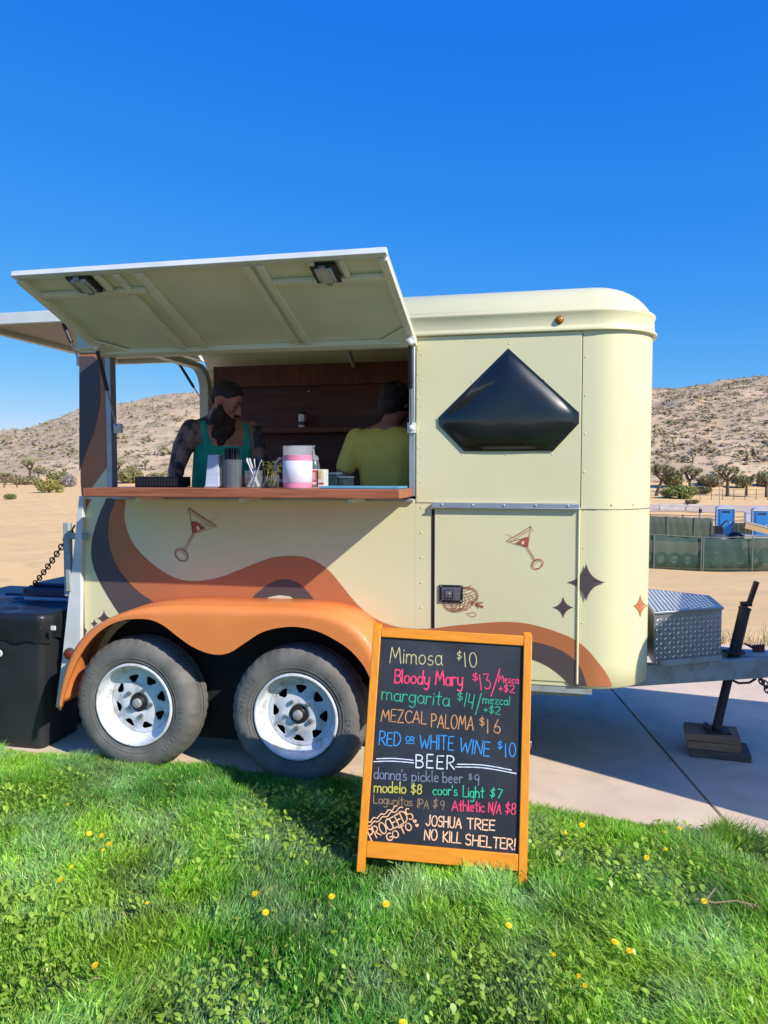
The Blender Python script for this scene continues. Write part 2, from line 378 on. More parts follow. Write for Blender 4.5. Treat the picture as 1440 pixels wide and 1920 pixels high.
fan('scrub_hill', 112.6, 420, 70, 220, HILL, 'sandy hillside dotted with desert shrubs', 'hill')
sheet('desert_plain', -3500, 3500, -3500, 3500, -4.2, SAND)
fm_ = MB(); rows = []
for i in range(13):
    r = []
    for j in range(60):
        t = -.85+j*.02; p = Vector((CAM.x, CAM.y))+FH*(2000+i*60)+RH*(t*(2000+i*60)); hgt = 150*math.exp(-((t+.60)/.10)**2)+40
        r.append((p.x, p.y, -5+hgt*math.sin(math.pi*min(1, i/12))*(.8+.4*hsh(j*.7, i*.6))))
    rows.append(r)
tag(fm_.grid(rows).build('mountain', mat('far_mountain_rock', (.25, .22, .27), 1.), ang=180), 'faint purple mountain far left on the skyline', 'mountain', kind='structure')

# ------------------------------------------------------------------ vegetation of the desert
def leafmat(name, c, c2, scale=3.): 
    return mat(name, c, .85, c2=c2, scale=scale, lo=.3, hi=.7, spec=.2)
SHRUB = mat('hill_shrub', (.27, .225, .125), 1., c2=(.38, .30, .18), scale=.25, lo=.35, hi=.65, spec=.1)
rng = np.random.default_rng(5)
def leaf_blob(mb, c, r, n, size, m=0, flat=.75, seed=0):
    for _ in range(n):
        v = Vector((random.gauss(0, 1), random.gauss(0, 1), random.gauss(0, 1))); v.normalize(); v *= random.random()**.45
        p = Vector(c)+Vector((v.x*r[0], v.y*r[1], v.z*r[2]))
        a = Vector((random.uniform(-1, 1), random.uniform(-1, 1), random.uniform(-.3, 1))).normalized(); q = a.orthogonal().normalized()
        q = Matrix.Rotation(random.uniform(0, 6.28), 3, a) @ q; s = size*random.uniform(.6, 1.3)
        mb.add([p-a*s, p+q*s*.4, p+a*s, p-q*s*.4], [(0, 1, 2, 3)], m if random.random() < .6 else m+1 if isinstance(m, int) else 0)
hs_ = MB()
for _ in range(15500):
    q_ = random.random(); t = random.uniform(-.68, -.19) if q_ < .33 else random.uniform(.30, .74) if q_ < .67 else random.uniform(-.19, .30)
    dist = 113+190*random.random()**1.1
    right = t > .0
    if not right and random.random() < .45: continue
    p = Vector((CAM.x, CAM.y))+FH*dist+RH*(t*dist); z = terrain(dist, t); s = random.choice((.3, .4, .5, .6, .7, .8, 1.2))*random.uniform(.6, 1.1); m = random.choice((0, 0, 1, 1, 2))
    for q in range(11):
        a = random.uniform(0, 6.28); rr = s*random.random()**.6; h_ = random.uniform(.05, .75)*s*(1-.5*rr/s); c = Vector((p.x+math.cos(a)*rr, p.y+math.sin(a)*rr, z+h_)); L = s*random.uniform(.25, .5)
        nn = Vector((random.gauss(.25, .6), random.gauss(-.35, .6), 1)).normalized(); u_ = nn.orthogonal().normalized(); u_ = Matrix.Rotation(random.uniform(0, 6.28), 3, nn) @ u_*L; v_ = nn.cross(u_)*.6
        hs_.add([c-u_, c+v_, c+u_, c-v_], [(0, 1, 2, 3)], m if random.random() < .75 else (m+1) % 3)
tag(hs_.build('hill_scrub', [SHRUB, mat('grey_shrub', (.34, .28, .19), 1., spec=.1), mat('olive_shrub', (.21, .20, .085), 1., c2=(.30, .26, .13), scale=.3, spec=.1)]), 'low grey and olive shrubs scattered over the hillside', 'scrub', kind='stuff')

BARK = mat('yucca_bark', (.13, .095, .065), .95, c2=(.08, .06, .04), scale=8)
YUC = leafmat('yucca_leaf', (.36, .36, .18), (.22, .24, .11), 1.5)
YUC2 = leafmat('yucca_leaf_pale', (.58, .55, .32), (.42, .40, .22), 1.5)
def rosette(mb, c, d, r, n=60, m=0):
    d = Vector(d).normalized()
    for _ in range(n):
        v = Vector((random.gauss(0, 1), random.gauss(0, 1), random.gauss(0, 1))).normalized(); v = (v+d*.45).normalized()
        q = v.orthogonal().normalized(); q = Matrix.Rotation(random.uniform(0, 6.28), 3, v) @ q
        b = Vector(c)+d*random.uniform(-.5, .25)*r; w_ = r*.10
        mb.add([b-q*w_, b+q*w_, b+v*r*random.uniform(.75, 1.1)], [(0, 1, 2)], m if random.random() < .55 else 1-m)
def joshua(px, dist, h, spread, label, seed, lean=0., n0=4, group='Joshua trees along the foot of the hill', r=None):
    random.seed(seed); o = at_far(px, dist, -.05)
    t = thing('joshua_tree', label, 'tree', o, group); tk = MB(); lf = MB()
    R = r or h*.105
    def grow(p, d, L, rad, lev):
        d = d.normalized(); q = p+d*L*.5+Vector((random.uniform(-.04, .04), random.uniform(-.04, .04), 0))*h; e_ = p+d*L
        tk.tube([p, q, e_], [rad, rad*.85, rad*.72], 7)
        if lev == 0 or L < h*.09:
            rosette(lf, e_, d, R*random.uniform(.85, 1.25), 70); rosette(lf, e_-d*R*.8, d, R*.8, 40); return
        k = random.choice((2, 2, 3))
        for i in range(k):
            a = random.uniform(0, 6.28); out = Vector((math.cos(a), math.sin(a), 0))
            grow(e_, (d*.55+out*spread*random.uniform(.6, 1.15)+Vector((0, 0, .45))), L*random.uniform(.55, .8), rad*.72, lev-1)
    H0 = h*.42; top = o+Vector((lean*h*RH.x, lean*h*RH.y, H0))
    tk.tube([o-Vector((0, 0, .1)), o.lerp(top, .5)+Vector((RH.x, RH.y, 0))*lean*h*-.12, top], [h*.055, h*.045, h*.042], 8)
    for i in range(n0):
        a = 2*math.pi*i/n0+random.uniform(-.4, .4); out = Vector((math.cos(a), math.sin(a), 0))
        grow(top, Vector((0, 0, .75))+out*spread*random.uniform(.7, 1.2), h*random.uniform(.17, .25), h*.036, 2 if h > 2.2 else 1)
    tk.build('trunk', BARK, t); lf.build('crown', [YUC, YUC2], t); return t
joshua(1230, 92, 4.3, .9, 'wide leaning Joshua tree right beside the trailer nose', 11, lean=.16, n0=5, r=.38)
joshua(1293, 98, 3.9, .75, 'dense Joshua tree behind the green bush near the white rail', 12, n0=5, r=.40)
joshua(1332, 100, 2.3, .7, 'small Joshua tree between the dense one and the tall one', 13, n0=3)
joshua(1364, 93, 4.4, .8, 'tall bare-trunked Joshua tree above the right-hand portable toilets', 14, n0=4, r=.36)
joshua(1400, 93, 2.9, .7, 'slim Joshua tree just right of the tall bare-trunked one', 15, n0=3)
joshua(1437, 90, 3.6, .8, 'Joshua tree cut by the right edge of the photo', 16, n0=4)
joshua(1298, 121, 2.0, .5, 'lone Joshua tree a little up the right-hand slope', 17, n0=3)
joshua(57, 108, 3.5, .8, 'tallest pale Joshua tree left of the trailer', 21, n0=4)
joshua(73, 106, 2.5, .8, 'round pale Joshua tree right beside the tallest left one', 22, n0=4)
joshua(11, 96, 2.1, .8, 'small Joshua tree near the wooden fence at the left edge', 23, n0=4)
joshua(121, 112, 2.2, .6, 'thin Joshua tree just left of the rear trailer post', 24, n0=3)
joshua(219, 108, 3.2, .7, 'Joshua tree seen just right of the rear trailer post', 25, n0=4)
joshua(246, 112, 2.5, .8, 'broad low Joshua tree seen through the open hatch', 26, n0=4)
joshua(273, 116, 2.1, .8, 'round Joshua tree seen through the hatch over the black box', 27, n0=4)
joshua(287, 108, 1.5, .8, 'smallest Joshua tree seen through the hatch beside the green tank top', 28, n0=3)

def bush(px, dist, wpx, hpx, cols, label, seed, group='bushes at the foot of the hill', dense=1., leaf=.055):
    random.seed(seed); o = at_far(px, dist, -.03); k = dist/F; R = wpx*k/2; H = hpx*k
    t = thing('desert_bush', label, 'bush', o, group); st = MB(); lf = MB()
    for i in range(9):
        a = random.uniform(0, 6.28); e_ = o+Vector((math.cos(a)*R*random.uniform(.3, .8), math.sin(a)*R*.6, H*random.uniform(.5, .85)))
        st.tube([o, o.lerp(e_, .5)+Vector((0, 0, .08*H)), e_], [.03, .02, .008], 5)
    nb = 10
    for i in range(nb):
        a = 2*math.pi*i/nb+random.uniform(-.3, .3); rr = R*random.uniform(.25, .72)
        c = o+Vector((math.cos(a)*rr, math.sin(a)*rr, H*random.uniform(.3, .62)))
        leaf_blob(lf, c, (R*.38, R*.38, H*.36), int(260*dense), max(R, H)*leaf*1.6)
    leaf_blob(lf, o+Vector((0, 0, H*.55)), (R*.55, R*.55, H*.42), int(500*dense), max(R, H)*leaf*1.6)
    st.build('stems', BARK, t); lf.build('foliage', cols, t); return t
G1 = leafmat('bush_green', (.24, .30, .08), (.15, .19, .05)); G2 = leafmat('bush_green_pale', (.36, .38, .13), (.25, .28, .09))
O1 = leafmat('bush_olive', (.30, .27, .14), (.2, .18, .09)); O2 = leafmat('bush_olive_pale', (.42, .37, .21), (.30, .26, .15))
Y1 = leafmat('bush_yellow', (.30, .29, .08), (.20, .20, .05)); Y2 = leafmat('bush_yellow_pale', (.42, .38, .13), (.3, .28, .09))
V1 = leafmat('bush_lilac', (.42, .37, .34), (.36, .31, .28)); V2 = leafmat('bush_lilac_pale', (.50, .45, .42), (.42, .37, .34))
D1_ = leafmat('bush_dark', (.21, .21, .085), (.14, .145, .055)); D2_ = leafmat('bush_dark_pale', (.30, .29, .13), (.21, .21, .09))
for a in ((1274, 88, 66, 27, [G1, G2], 'round green bush behind the white rail near the trailer nose', 31),
          (1262, 108, 50, 36, [D1_, D2_], 'dark green thicket behind the wide leaning Joshua tree', 32),
          (1335, 110, 60, 26, [D1_, O2], 'broad dark bush behind the small Joshua tree', 33),
          (1392, 108, 44, 26, [G1, O2], 'green bush between the tall and the slim Joshua trees', 34),
          (1432, 110, 44, 30, [D1_, O2], 'olive thicket at the right edge of the photo', 35),
          (1318, 97, 40, 16, [O1, O2], 'low olive bush below the small Joshua tree', 36),
          (92, 72, 56, 28, [Y1, Y2], 'yellow-green bush on the sand left of the trailer', 41),
          (131, 88, 30, 26, [V1, V2], 'pale lilac-grey bush against the rear trailer post', 42),
          (48, 96, 60, 17, [O1, O2], 'low wide olive bush behind the yellow-green one', 43),
          (112, 98, 50, 26, [O1, G2], 'big olive-green bush below the thin Joshua tree', 44),
          (20, 104, 50, 17, [O1, O2], 'olive bush behind the wooden fence at the left edge', 45),
          (18, 60, 24, 13, [O1, G1], 'small grey-green bush alone on the open sand', 46),
          (240, 102, 60, 30, [O1, G2], 'olive bush seen through the hatch over the black box', 47),
          (295, 100, 50, 24, [O1, O2], 'dull bush seen through the hatch beside the bartender in green', 48),
          (1300, 80, 30, 9, [O1, O2], 'tiny low bush by the dark rail posts', 49)):
    bush(*a)
# dry weeds at the far edge of the pad
wd = MB(); random.seed(3)
for _ in range(130):
    x = random.choice((random.uniform(2.25, 3.6), random.uniform(-3.6, -2.2))) if random.random() < .8 else random.uniform(-4, 4); y = PY1+random.uniform(.0, .5); h_ = random.uniform(.03, .20)
    for k in range(4):
        e_ = Vector((x+random.uniform(-.12, .12), y+random.uniform(-.08, .08), -.05+h_*random.uniform(.6, 1.1))); wd.tube([(x, y, -.12), Vector((x, y, 0)).lerp(e_, .5), e_], [.0022, .0018, .0008], 3, random.choice((0, 0, 1)))
    for k in range(5):
        c = Vector((x+random.uniform(-.06, .06), y, -.03+random.uniform(.0, .08))); a = Vector((random.uniform(-1, 1), -.4, .6)).normalized()*.02; wd.add([c, c+a.orthogonal()*.3+a*.5, c+a], [(0, 1, 2)], 1)
tag(wd.build('dry_weeds', [leafmat('straw', (.40, .31, .17), (.3, .22, .11)), G1]), 'straw-coloured weeds along the far edge of the concrete', 'weeds', kind='stuff')

# ------------------------------------------------------------------ things out on the lot
SPOST = mat('dull_post', (.15, .18, .16), .7)
POLE = mat('galvanised_pole', (.42, .42, .40), .5, .6)
def screen_mat(name, c, a):
    m = mat(name, c, .85, c2=tuple(x*.8 for x in c), scale=.6, lo=.3, hi=.7); m.node_tree.nodes['Principled BSDF'].inputs['Alpha'].default_value = a; return m
def screen_fence(label, pts, hpx, posts, m, group=None):
    A = [at_far(x, d) for x, d in pts]; t = thing('screen_fence', label, 'fence', A[0]); sm2 = MB(); rows = [[], [], [], []]; n = 60
    Ls = [at_far(pts[0][0]+(pts[-1][0]-pts[0][0])*k/n, pts[0][1]+(pts[-1][1]-pts[0][1])*k/n) for k in range(n+1)]
    for k, p in enumerate(Ls):
        d = pts[0][1]+(pts[-1][1]-pts[0][1])*k/n; H = hpx*d/F
        for r_, f in zip(rows, (.02, .35, .7, 1.0)): r_.append(p+Vector((FH.x, FH.y, 0))*(.02*math.sin(k*1.3+f*4)+.02*math.sin(k*.37))+Vector((0, 0, H*f*(1-.012*abs(math.sin(k*.5))))))
    s_ = sm2.grid(rows).build('screen_cloth', m, t)
    md = s_.modifiers.new('thick', 'SOLIDIFY'); md.thickness = .006
    for px in posts:
        k = (px-pts[0][0])/(pts[-1][0]-pts[0][0]); d = pts[0][1]+(pts[-1][1]-pts[0][1])*k; p = at_far(px, d); H = hpx*d/F
        MB().tube([p-Vector((FH.x, FH.y, 0))*.06, p-Vector((FH.x, FH.y, 0))*.06+Vector((0, 0, H+.04))], .022, 8).build('post', SPOST, t)
    rp = MB(); rp.tube([p+Vector((0, 0, hpx*(pts[0][1])/F+.01)) for p in Ls[::6]], .018, 6); rp.build('top_rail', SPOST, t)
    return t
screen_fence('near green windscreen fence with round shapes showing through its cloth', [(1150, 29.6), (1520, 28.4)], 64, (1227, 1316, 1320, 1412), screen_mat('green_screen', (.06, .125, .10), .70))
screen_fence('far green screen fence left of the first portable toilet', [(1150, 49), (1338, 48)], 46, (1251, 1254, 1303), screen_mat('dark_green_screen', (.09, .12, .085), .96))
screen_fence('short far screen fence between the two portable toilets', [(1377, 49), (1412, 49)], 34, (1399,), screen_mat('dark_green_cloth', (.05, .065, .05), .95))
tproto = None
for k in range(9):
    px = 1217+k*25.2; d = 30.9-(k*.03)
    if tproto is None:
        tm_ = MB(); R = .30; prof_ = [(.17, .10), (.20, .13), (.27, .12), (.30, .07), (.30, -.07), (.27, -.12), (.20, -.13), (.17, -.10)]
        tm_.lathe(prof_, (0, 0, .0), (-FH.x, -FH.y, 0), 28, closed=True)
        tproto = tm_.build('loose_tyre', mat('grey_tyre', (.035, .045, .04), .9), None); o = tproto
    else: o = tproto.copy(); COL.objects.link(o)
    o.location = at_far(px, d, .30); lb = ('first', 'second', 'third', 'fourth', 'fifth', 'sixth', 'seventh', 'eighth', 'ninth')[k]
    tag(o, 'dark upright tyre behind the near green screen, %s from the trailer nose' % lb, 'tyre', 'tyres standing behind the near screen fence')
BLUE = mat('toilet_blue', (.02, .19, .55), .5, c2=(.018, .16, .48), scale=2); ROOFW = mat('toilet_roof', (.62, .64, .66), .5)
def toilet(px, d, label):
    o = at_far(px, d); t = thing('portable_toilet', label, 'portable toilet', o, 'portable toilets beyond the fences'); R3 = Matrix.Rotation(math.atan2(o.y-CAM.y, o.x-CAM.x)-math.pi/2+.12, 3, 'Z')
    P = lambda x, y, z: o+R3 @ Vector((x, y, z))
    b = MB(); b.obox(P(0, 0, .95), R3 @ Vector((.55, 0, 0)), R3 @ Vector((0, .55, 0)), (0, 0, .95)); b.build('cabin', BLUE, t, bevel=.03)
    r = MB(); r.grid([[P(math.cos(a)*.58*f, math.sin(a)*.58*f if False else (y_*.58), 1.9+h) for a in [math.pi*k/12 for k in range(13)] for f, h in ((1, .24*math.sin(a)),)] for y_ in (-1, 1)])
    r.add([P(math.cos(math.pi*k/12)*.58, -.58, 1.9+.24*math.sin(math.pi*k/12)) for k in range(13)], [list(range(13))]); r.build('roof', ROOFW, t)
    dd = MB(); dd.obox(P(0, -.56, .98), R3 @ Vector((.36, 0, 0)), R3 @ Vector((0, .012, 0)), (0, 0, .88)); dd.obox(P(.25, -.58, 1.0), R3 @ Vector((.04, 0, 0)), R3 @ Vector((0, .015, 0)), (0, 0, .05), 1)
    dd.build('door', [mat('toilet_door_blue', (.03, .25, .62), .45), ROOFW], t, bevel=.01)
    g = MB(); g.obox(P(0, -.575, 1.72), R3 @ Vector((.25, 0, 0)), R3 @ Vector((0, .006, 0)), (0, 0, .07)); g.build('vent_grille', mat('vent_dark', (.02, .05, .12), .6), t)
    for s in (-1, 1): k = MB(); k.obox(P(s*.55, -.55, .95), R3 @ Vector((.018, 0, 0)), R3 @ Vector((0, .02, 0)), (0, 0, .95)); k.build('corner_trim', ROOFW, t)
toilet(1360, 52, 'blue portable toilet with white roof, left one behind the far screen fence')
toilet(1428, 50.5, 'blue portable toilet with white roof cut by the right edge')
WOODF = mat('weathered_fence_wood', (.22, .13, .09), .9, c2=(.15, .09, .06), scale=4)
def rail_fence(label, pts, posts, hpx, fr=(.45, .9), m=WOODF, rad=.06):
    p0, p1 = pts; L = lambda px: at_far(px, p0[1]+(p1[1]-p0[1])*(px-p0[0])/(p1[0]-p0[0])); t = thing('rail_fence', label, 'fence', L(p0[0])); H = hpx*p0[1]/F
    for px in posts: MB().obox(L(px)+Vector((0, 0, H/2)), (rad, 0, 0), (0, rad, 0), (0, 0, H/2)).build('post', m, t)
    for f in fr: MB().tube([L(p0[0]+(p1[0]-p0[0])*k/6)+Vector((0, 0, H*f)) for k in range(7)], rad*.55, 6).build('rail', m, t)
rail_fence('brown wooden rail fence above the far screen fence', [(1180, 62), (1470, 60)], (1219, 1281, 1343, 1400), 16)
rail_fence('short weathered wooden fence at the left edge', [(-30, 84), (33, 86)], (8, 32, -20), 20)
rail_fence('dark metal rail fence in front of the Joshua trees', [(1312, 86), (1480, 86)], tuple(range(1313, 1470, 21)), 20, (.5, .95), mat('dark_rail', (.09, .07, .06), .7), .03)
wlw = MB(); a = at_far(1237, 72); b = at_far(1316, 72); wlw.bar(a+Vector((0, 0, .25)), b+Vector((0, 0, .25)), .34, .25, (0, 1, 0)); 
for f in (.1, .4, .7, .95): q = a.lerp(b, f); wlw.box(q.x-.1, q.x+.1, q.y-.05, q.y+.3, q.z-.1, q.z+.12)
wlw.bar(a+Vector((0, -.1, .62)), b+Vector((0, -.1, .62)), .16, .12, (0, 1, 0))
for f in (.02, .98): q = a.lerp(b, f); wlw.box(q.x-.06, q.x+.06, q.y-.08, q.y+.02, q.z, q.z+.7)
tag(wlw.build('white_barrier', CONC_WHITE), 'low white rail barrier in front of the round green bush', 'barrier')
for px, lb in ((1314, 'by the end of the white barrier'), (1368, 'above the left portable toilet'), (1422, 'above the right portable toilet')):
    o = at_far(px, 64); m_ = MB(); m_.tube([o, o+Vector((0, 0, .62))], .12, 10, 1); m_.tube([o+Vector((0, 0, .621)), o+Vector((0, 0, .92))], .14, 10, 0)
    x = m_.build('marker_post', [mat('post_black', (.03, .03, .032), .7), CONC_WHITE], None); tag(x, 'stubby black-topped post %s' % lb, 'post', 'black-topped posts along the road')
o = at_far(1349.5, 70); lm = MB(); lm.tube([o, o+Vector((0, 0, 2.9))], [.045, .035], 8); lm.box(o.x-.14, o.x+.10, o.y-.08, o.y+.08, o.z+2.9, o.z+3.02)
tag(lm.build('lamp_pole', POLE), 'thin grey lamp pole beside the left portable toilet', 'lamp pole')
rdp = []
for k in range(25):
    px = 1150+k*16; rdp.append(px)
rd = MB(); rd.grid([[at_far(px, d, .05) for px in rdp] for d in (71, 74, 78)]); tag(rd.build('pale_road', mat('road_dust', (.58, .44, .31), .9)), 'pale road crossing behind the lot', 'road', kind='structure')
# parked machinery seen over the near fence
o = at_far(1348, 33); t = thing('garden_tractor', 'dark machine with a rounded silver hood behind the near fence', 'tractor', o)
b = MB(); b.ell(o+Vector((0, 0, .95)), (.46, .42, .30), 0, 20, 12); b.box(o.x-.55, o.x+.55, o.y-.4, o.y+.4, o.z+.5, o.z+.85); b.build('hood', mat('silver_hood', (.10, .105, .105), .45, .3), t)
b = MB(); b.box(o.x-.1, o.x+.25, o.y+.2, o.y+.6, o.z+.9, o.z+1.55); b.tube([o+Vector((.1, .3, 1.5)), o+Vector((.35, .2, 1.8)), o+Vector((.5, .2, 1.75))], .03, 8); b.tube([o+Vector((-.3, .2, 1.0)), o+Vector((-.25, .2, 1.75))], .03, 8); b.build('seat', BLACK, t, bevel=.03)
for sx in (-.42, .42):
    for sy in (-.4, .4): b = MB(); b.lathe([(.1, -.08), (.26, -.09), (.29, -.05), (.29, .05), (.26, .09), (.1, .08)], o+Vector((sx, sy, .29)), (0, 1, 0), 20); b.build('wheel', RUBBER, t)
o = at_far(1380, 33.5); b = MB(); b.lathe([(.30, 0), (.31, .3), (.31, .9), (.27, .95)], o, (0, 0, 1), 20); b.lathe([(.15, .95), (.15, 1.05)], o, (0, 0, 1), 12); b.ell(o+Vector((0, 0, 1.05)), (.33, .3, .28), 0, 14, 8)
tag(b.build('black_barrel', BLACK), 'black barrel with a bulging black bag beside the wooden ramp trailer', 'barrel')
o = at_far(1425, 33); t = thing('flatbed_trailer', 'flatbed trailer with sloping tan plank side behind the near fence', 'trailer', o)
a = at_far(1398, 33, 1.62); b_ = at_far(1465, 33, 1.25); b = MB(); b.bar(a, b_, .26, .06, (-FH.x, -FH.y, 0)); b.build('plank_side', mat('tan_plank', (.45, .31, .16), .7), t)
b = MB(); b.bar(a+Vector((0, 0, .16)), b_+Vector((0, 0, .16)), .07, .08, (-FH.x, -FH.y, 0)); b.bar(a-Vector((0, 0, .5)), b_-Vector((0, 0, .2)), .16, .9, (FH.x, FH.y, 0)); b.build('frame', POLE, t)
for px in (1408, 1440): b = MB(); b.lathe([(.1, -.09), (.30, -.1), (.33, -.05), (.33, .05), (.30, .1), (.1, .09)], at_far(px, 33.2, .33), (FH.x, FH.y, 0), 20); b.build('wheel', RUBBER, t)
o = at_far(1406, 53); b = MB(); b.box(o.x-.28, o.x+.28, o.y-.3, o.y+.3, o.z, o.z+1.6); b.box(o.x-.31, o.x+.31, o.y-.33, o.y+.33, o.z+1.601, o.z+1.66); tag(b.build('white_cabinet', ROOFW, bevel=.02), 'small white cabinet between the two portable toilets', 'cabinet')

# unseen shadow caster, inferred from its shadow at the tongue; trailer form made up
o = Vector((2.68, -.745, 0)); le = Vector((.985, -.175, 0)); ee = Vector((.175, .985, 0)); CW, CL, CH = 1.49, 3.2, 1.95
t = thing('shadow_caster', 'unseen shadow caster right of the hitch, made up as a plain white enclosed trailer', 'trailer', o+ee*CW/2)
b = MB(); b.obox(o+ee*CW/2+le*CL/2+Vector((0, 0, (CH+.32)/2)), le*CL/2, ee*CW/2, (0, 0, (CH-.32)/2)); b.build('caster_box', WHITE, t, bevel=.13, seg=5)
for s in (0, 1):
    b = MB(); b.obox(o+ee*(CW*(.27+.46*s))-le*.012+Vector((0, 0, 1.12)), le*.01, ee*.33, (0, 0, .66)); dd = b.build('rear_door', WHITE, t, bevel=.006)
    b = MB(); b.tube([o+ee*(CW*(.44+.12*s))-le*.03+Vector((0, 0, .6)), o+ee*(CW*(.44+.12*s))-le*.03+Vector((0, 0, 1.7))], .014, 8); b.build('lock_rod', STEEL, dd)
    b = MB(); b.lathe([(.1, -.09), (.28, -.1), (.31, -.05), (.31, .05), (.28, .1), (.1, .09)], o+le*1.7+ee*(-.13+(CW+.26)*s)+Vector((0, 0, .31)), ee, 28); b.build('wheel', RUBBER, t)
    b = MB(); yy = -.14+(CW+.28)*s; cfd = o+le*1.7+ee*yy; b.grid([[cfd+le*(.42*math.cos(a))+ee*q+Vector((0, 0, .33+.40*math.sin(a))) for a in [math.pi*k/14 for k in range(15)]] for q in (-.13, .13)]); b.build('fender', BLACK, t)
b = MB(); b.tube([o+le*CL+ee*.3+Vector((0, 0, .40)), o+le*(CL+.9)+ee*CW/2+Vector((0, 0, .42)), o+le*CL+ee*(CW-.3)+Vector((0, 0, .40))], .035, 8); b.tube([o+le*(CL+.8)+ee*CW/2+Vector((0, 0, .0)), o+le*(CL+.8)+ee*CW/2+Vector((0, 0, .6))], .03, 8); b.build('tongue', BLACK, t)
# ------------------------------------------------------------------ the horse trailer turned bar
TW = 1.62; XR, XF, NR = -1.70, 1.30, 0.30                    # width, rear end, nose front, nose corner radius
XC = XF-NR
TR = thing('bar_trailer', 'cream vintage horse trailer bar with orange waves, awning hatch open and two white spoked wheels', 'trailer', (-.2, .8, 0))
def surf(px, py, off=.0):                                  # a point of the near side or of its rounded nose corner
    p = onY(px, py, -off)
    if p.x <= XC: return p
    d = ray(px, py); R = NR+off
    ox, oy = CAM.x-XC, CAM.y-NR
    a = d.x*d.x+d.y*d.y; b = 2*(ox*d.x+oy*d.y); c = ox*ox+oy*oy-R*R
    q = b*b-4*a*c
    t = (-b-math.sqrt(max(q, 0)))/(2*a)
    return CAM+d*t
def wallx(X, Z, off=0.0):                                  # same surface from an arc-length coordinate
    if X <= XC: return Vector((X, -off, Z))
    a = (X-XC)/NR; R = NR+off
    return Vector((XC+R*math.sin(a), NR-R*math.cos(a), Z))

# walls
ZB, ZT, ZC = .49, 2.20, 1.385
wl = MB()
wl.box(XR+.002, .16, 0, .03, ZB, ZC)                        # below the counter
wl.box(XR+.002, -1.535, 0, .03, ZC+.0005, ZT)                    # rear post beside the opening
wl.box(-1.535, .16, 0, .03, 2.165, ZT)
XS = onY(1079, 1283).x+.012
wl.box(.1605, XS, 0, .03, ZB, ZT)
for k in range(12):
    for X in (.19,):
        z = .72+k*.125
        wl.ell((X, -.0005 if z < ZC else -.0035, z), (.005, .0028, .005), 0, 8, 5)
wl.build('side_wall', [CREAM], TR)
ns = MB(); rows = []
for z in (ZB-.012, ZB, .6, 1.34, 1.342, 1.9, ZT):
    r = []
    ins = .02 if z < ZB else 0
    r.append((XS+.002, ins, z))
    for k in range(0, 13):
        a = math.pi/2*k/12; r.append((XC+(NR-ins)*math.sin(a), NR-(NR-ins)*math.cos(a), z))
    for k in range(0, 13):
        a = math.pi/2*k/12; r.append((XC+(NR-ins)*math.cos(a), TW-NR+(NR-ins)*math.sin(a), z))
    rows.append(r)
ns.grid(rows)
seam = [wallx(XS+.004+k*.06, 1.343, .0012) for k in range(0, 9)]
ns.tube(seam, .0022, 5, 1)
for k in range(9):
    z = .62+k*.18; p = wallx(XS+.016, z); ns.ell(p, (.0045, .0025, .0045), 0, 8, 5)
for k in range(4): ns.ell(wallx(XC+.10+k*.12, 1.365), .005, 0, 8, 5)
ns.build('nose_panel', [CREAM, DARK_DECAL], TR, ang=60)
fw_ = MB(); fw_.box(XR, XC, TW-.03, TW, ZB, ZT); fw_.build('side_wall', CREAM, TR)
fl = MB(); fl.box(XR+.01, XF-.31, .031, TW-.031, ZB-.03, ZB+.03); fl.build('floor', UNDER, TR)

# raised front panel with rivets, access door, rails and seams
fp = MB()
a = onY(780, 640); b = onY(1087, 947)
fp.box(a.x+.004, b.x, -.004, -.0005, b.z+.006, 2.178)
for py in range(655, 945, 46):
    fp.ell(tuple(onY(785, py, -.004)), (.0045, .0025, .0045), 0, 8, 5)
for px, py in ((954, 644), (1021, 712), (885, 715), (818, 786), (818, 800), (866, 852), (949, 853), (1035, 852)):
    fp.ell(tuple(onY(px, py, -.004)), (.0045, .0025, .0045), 0, 8, 5)
fp.build('wall_panel', CREAM, TR, bevel=.001)
dr = MB(); d0 = onY(814, 953); d1 = onY(1079, 1283)
dr.box(d0.x+.004, d1.x, -.0055, -.0005, .512, d0.z)
door = dr.build('access_door', CREAM, TR, bevel=.0015)
sm = MB()
sm.box(d0.x-.012, d0.x+.002, -.0022, -.0004, .512, d0.z-.005, 1)
sm.tube([(d1.x+.006, -.004, .505), (d1.x+.006, -.004, d0.z+.01)], .0075, 8, 0)
for k in range(60): sm.ell((d1.x+.006, -.010, .52+k*.0137), (.005, .004, .006), 0, 6, 4)
sm.tube([(XS+.001, .0005, .505), (XS+.001, .0005, 2.17)], .0020, 5, 1)
sm.build('door_seam', [CREAM, UNDER], TR)
rl = MB(); r0 = onY(811, 947); r1 = onY(1086, 948)
rl.box(r0.x, r1.x, -.022, -.0045, r0.z-.008, r0.z+.012); rl.box(r0.x-.006, r1.x+.006, -.028, -.0045, r0.z-.014, r0.z-.0085)
for k in range(5): rl.ell((r0.x+.05+k*.15, -.0225, r0.z+.003), (.006, .004, .006), 0, 8, 5)
rl.build('drip_rail', ALUTRIM, TR, bevel=.002)
lt = MB(); l0 = onY(824, 1096, -.006); l1 = onY(868, 1130, -.006)
lx, lz = (l0.x+l1.x)/2, (l0.z+l1.z)/2; hw, hh = (l1.x-l0.x)/2, (l0.z-l1.z)/2
lt.box(lx-hw, lx+hw, -.014, -.006, lz-hh, lz+hh, 1); lt.box(lx-hw*.78, lx+hw*.78, -.017, -.0141, lz-hh*.74, lz+hh*.74, 0)
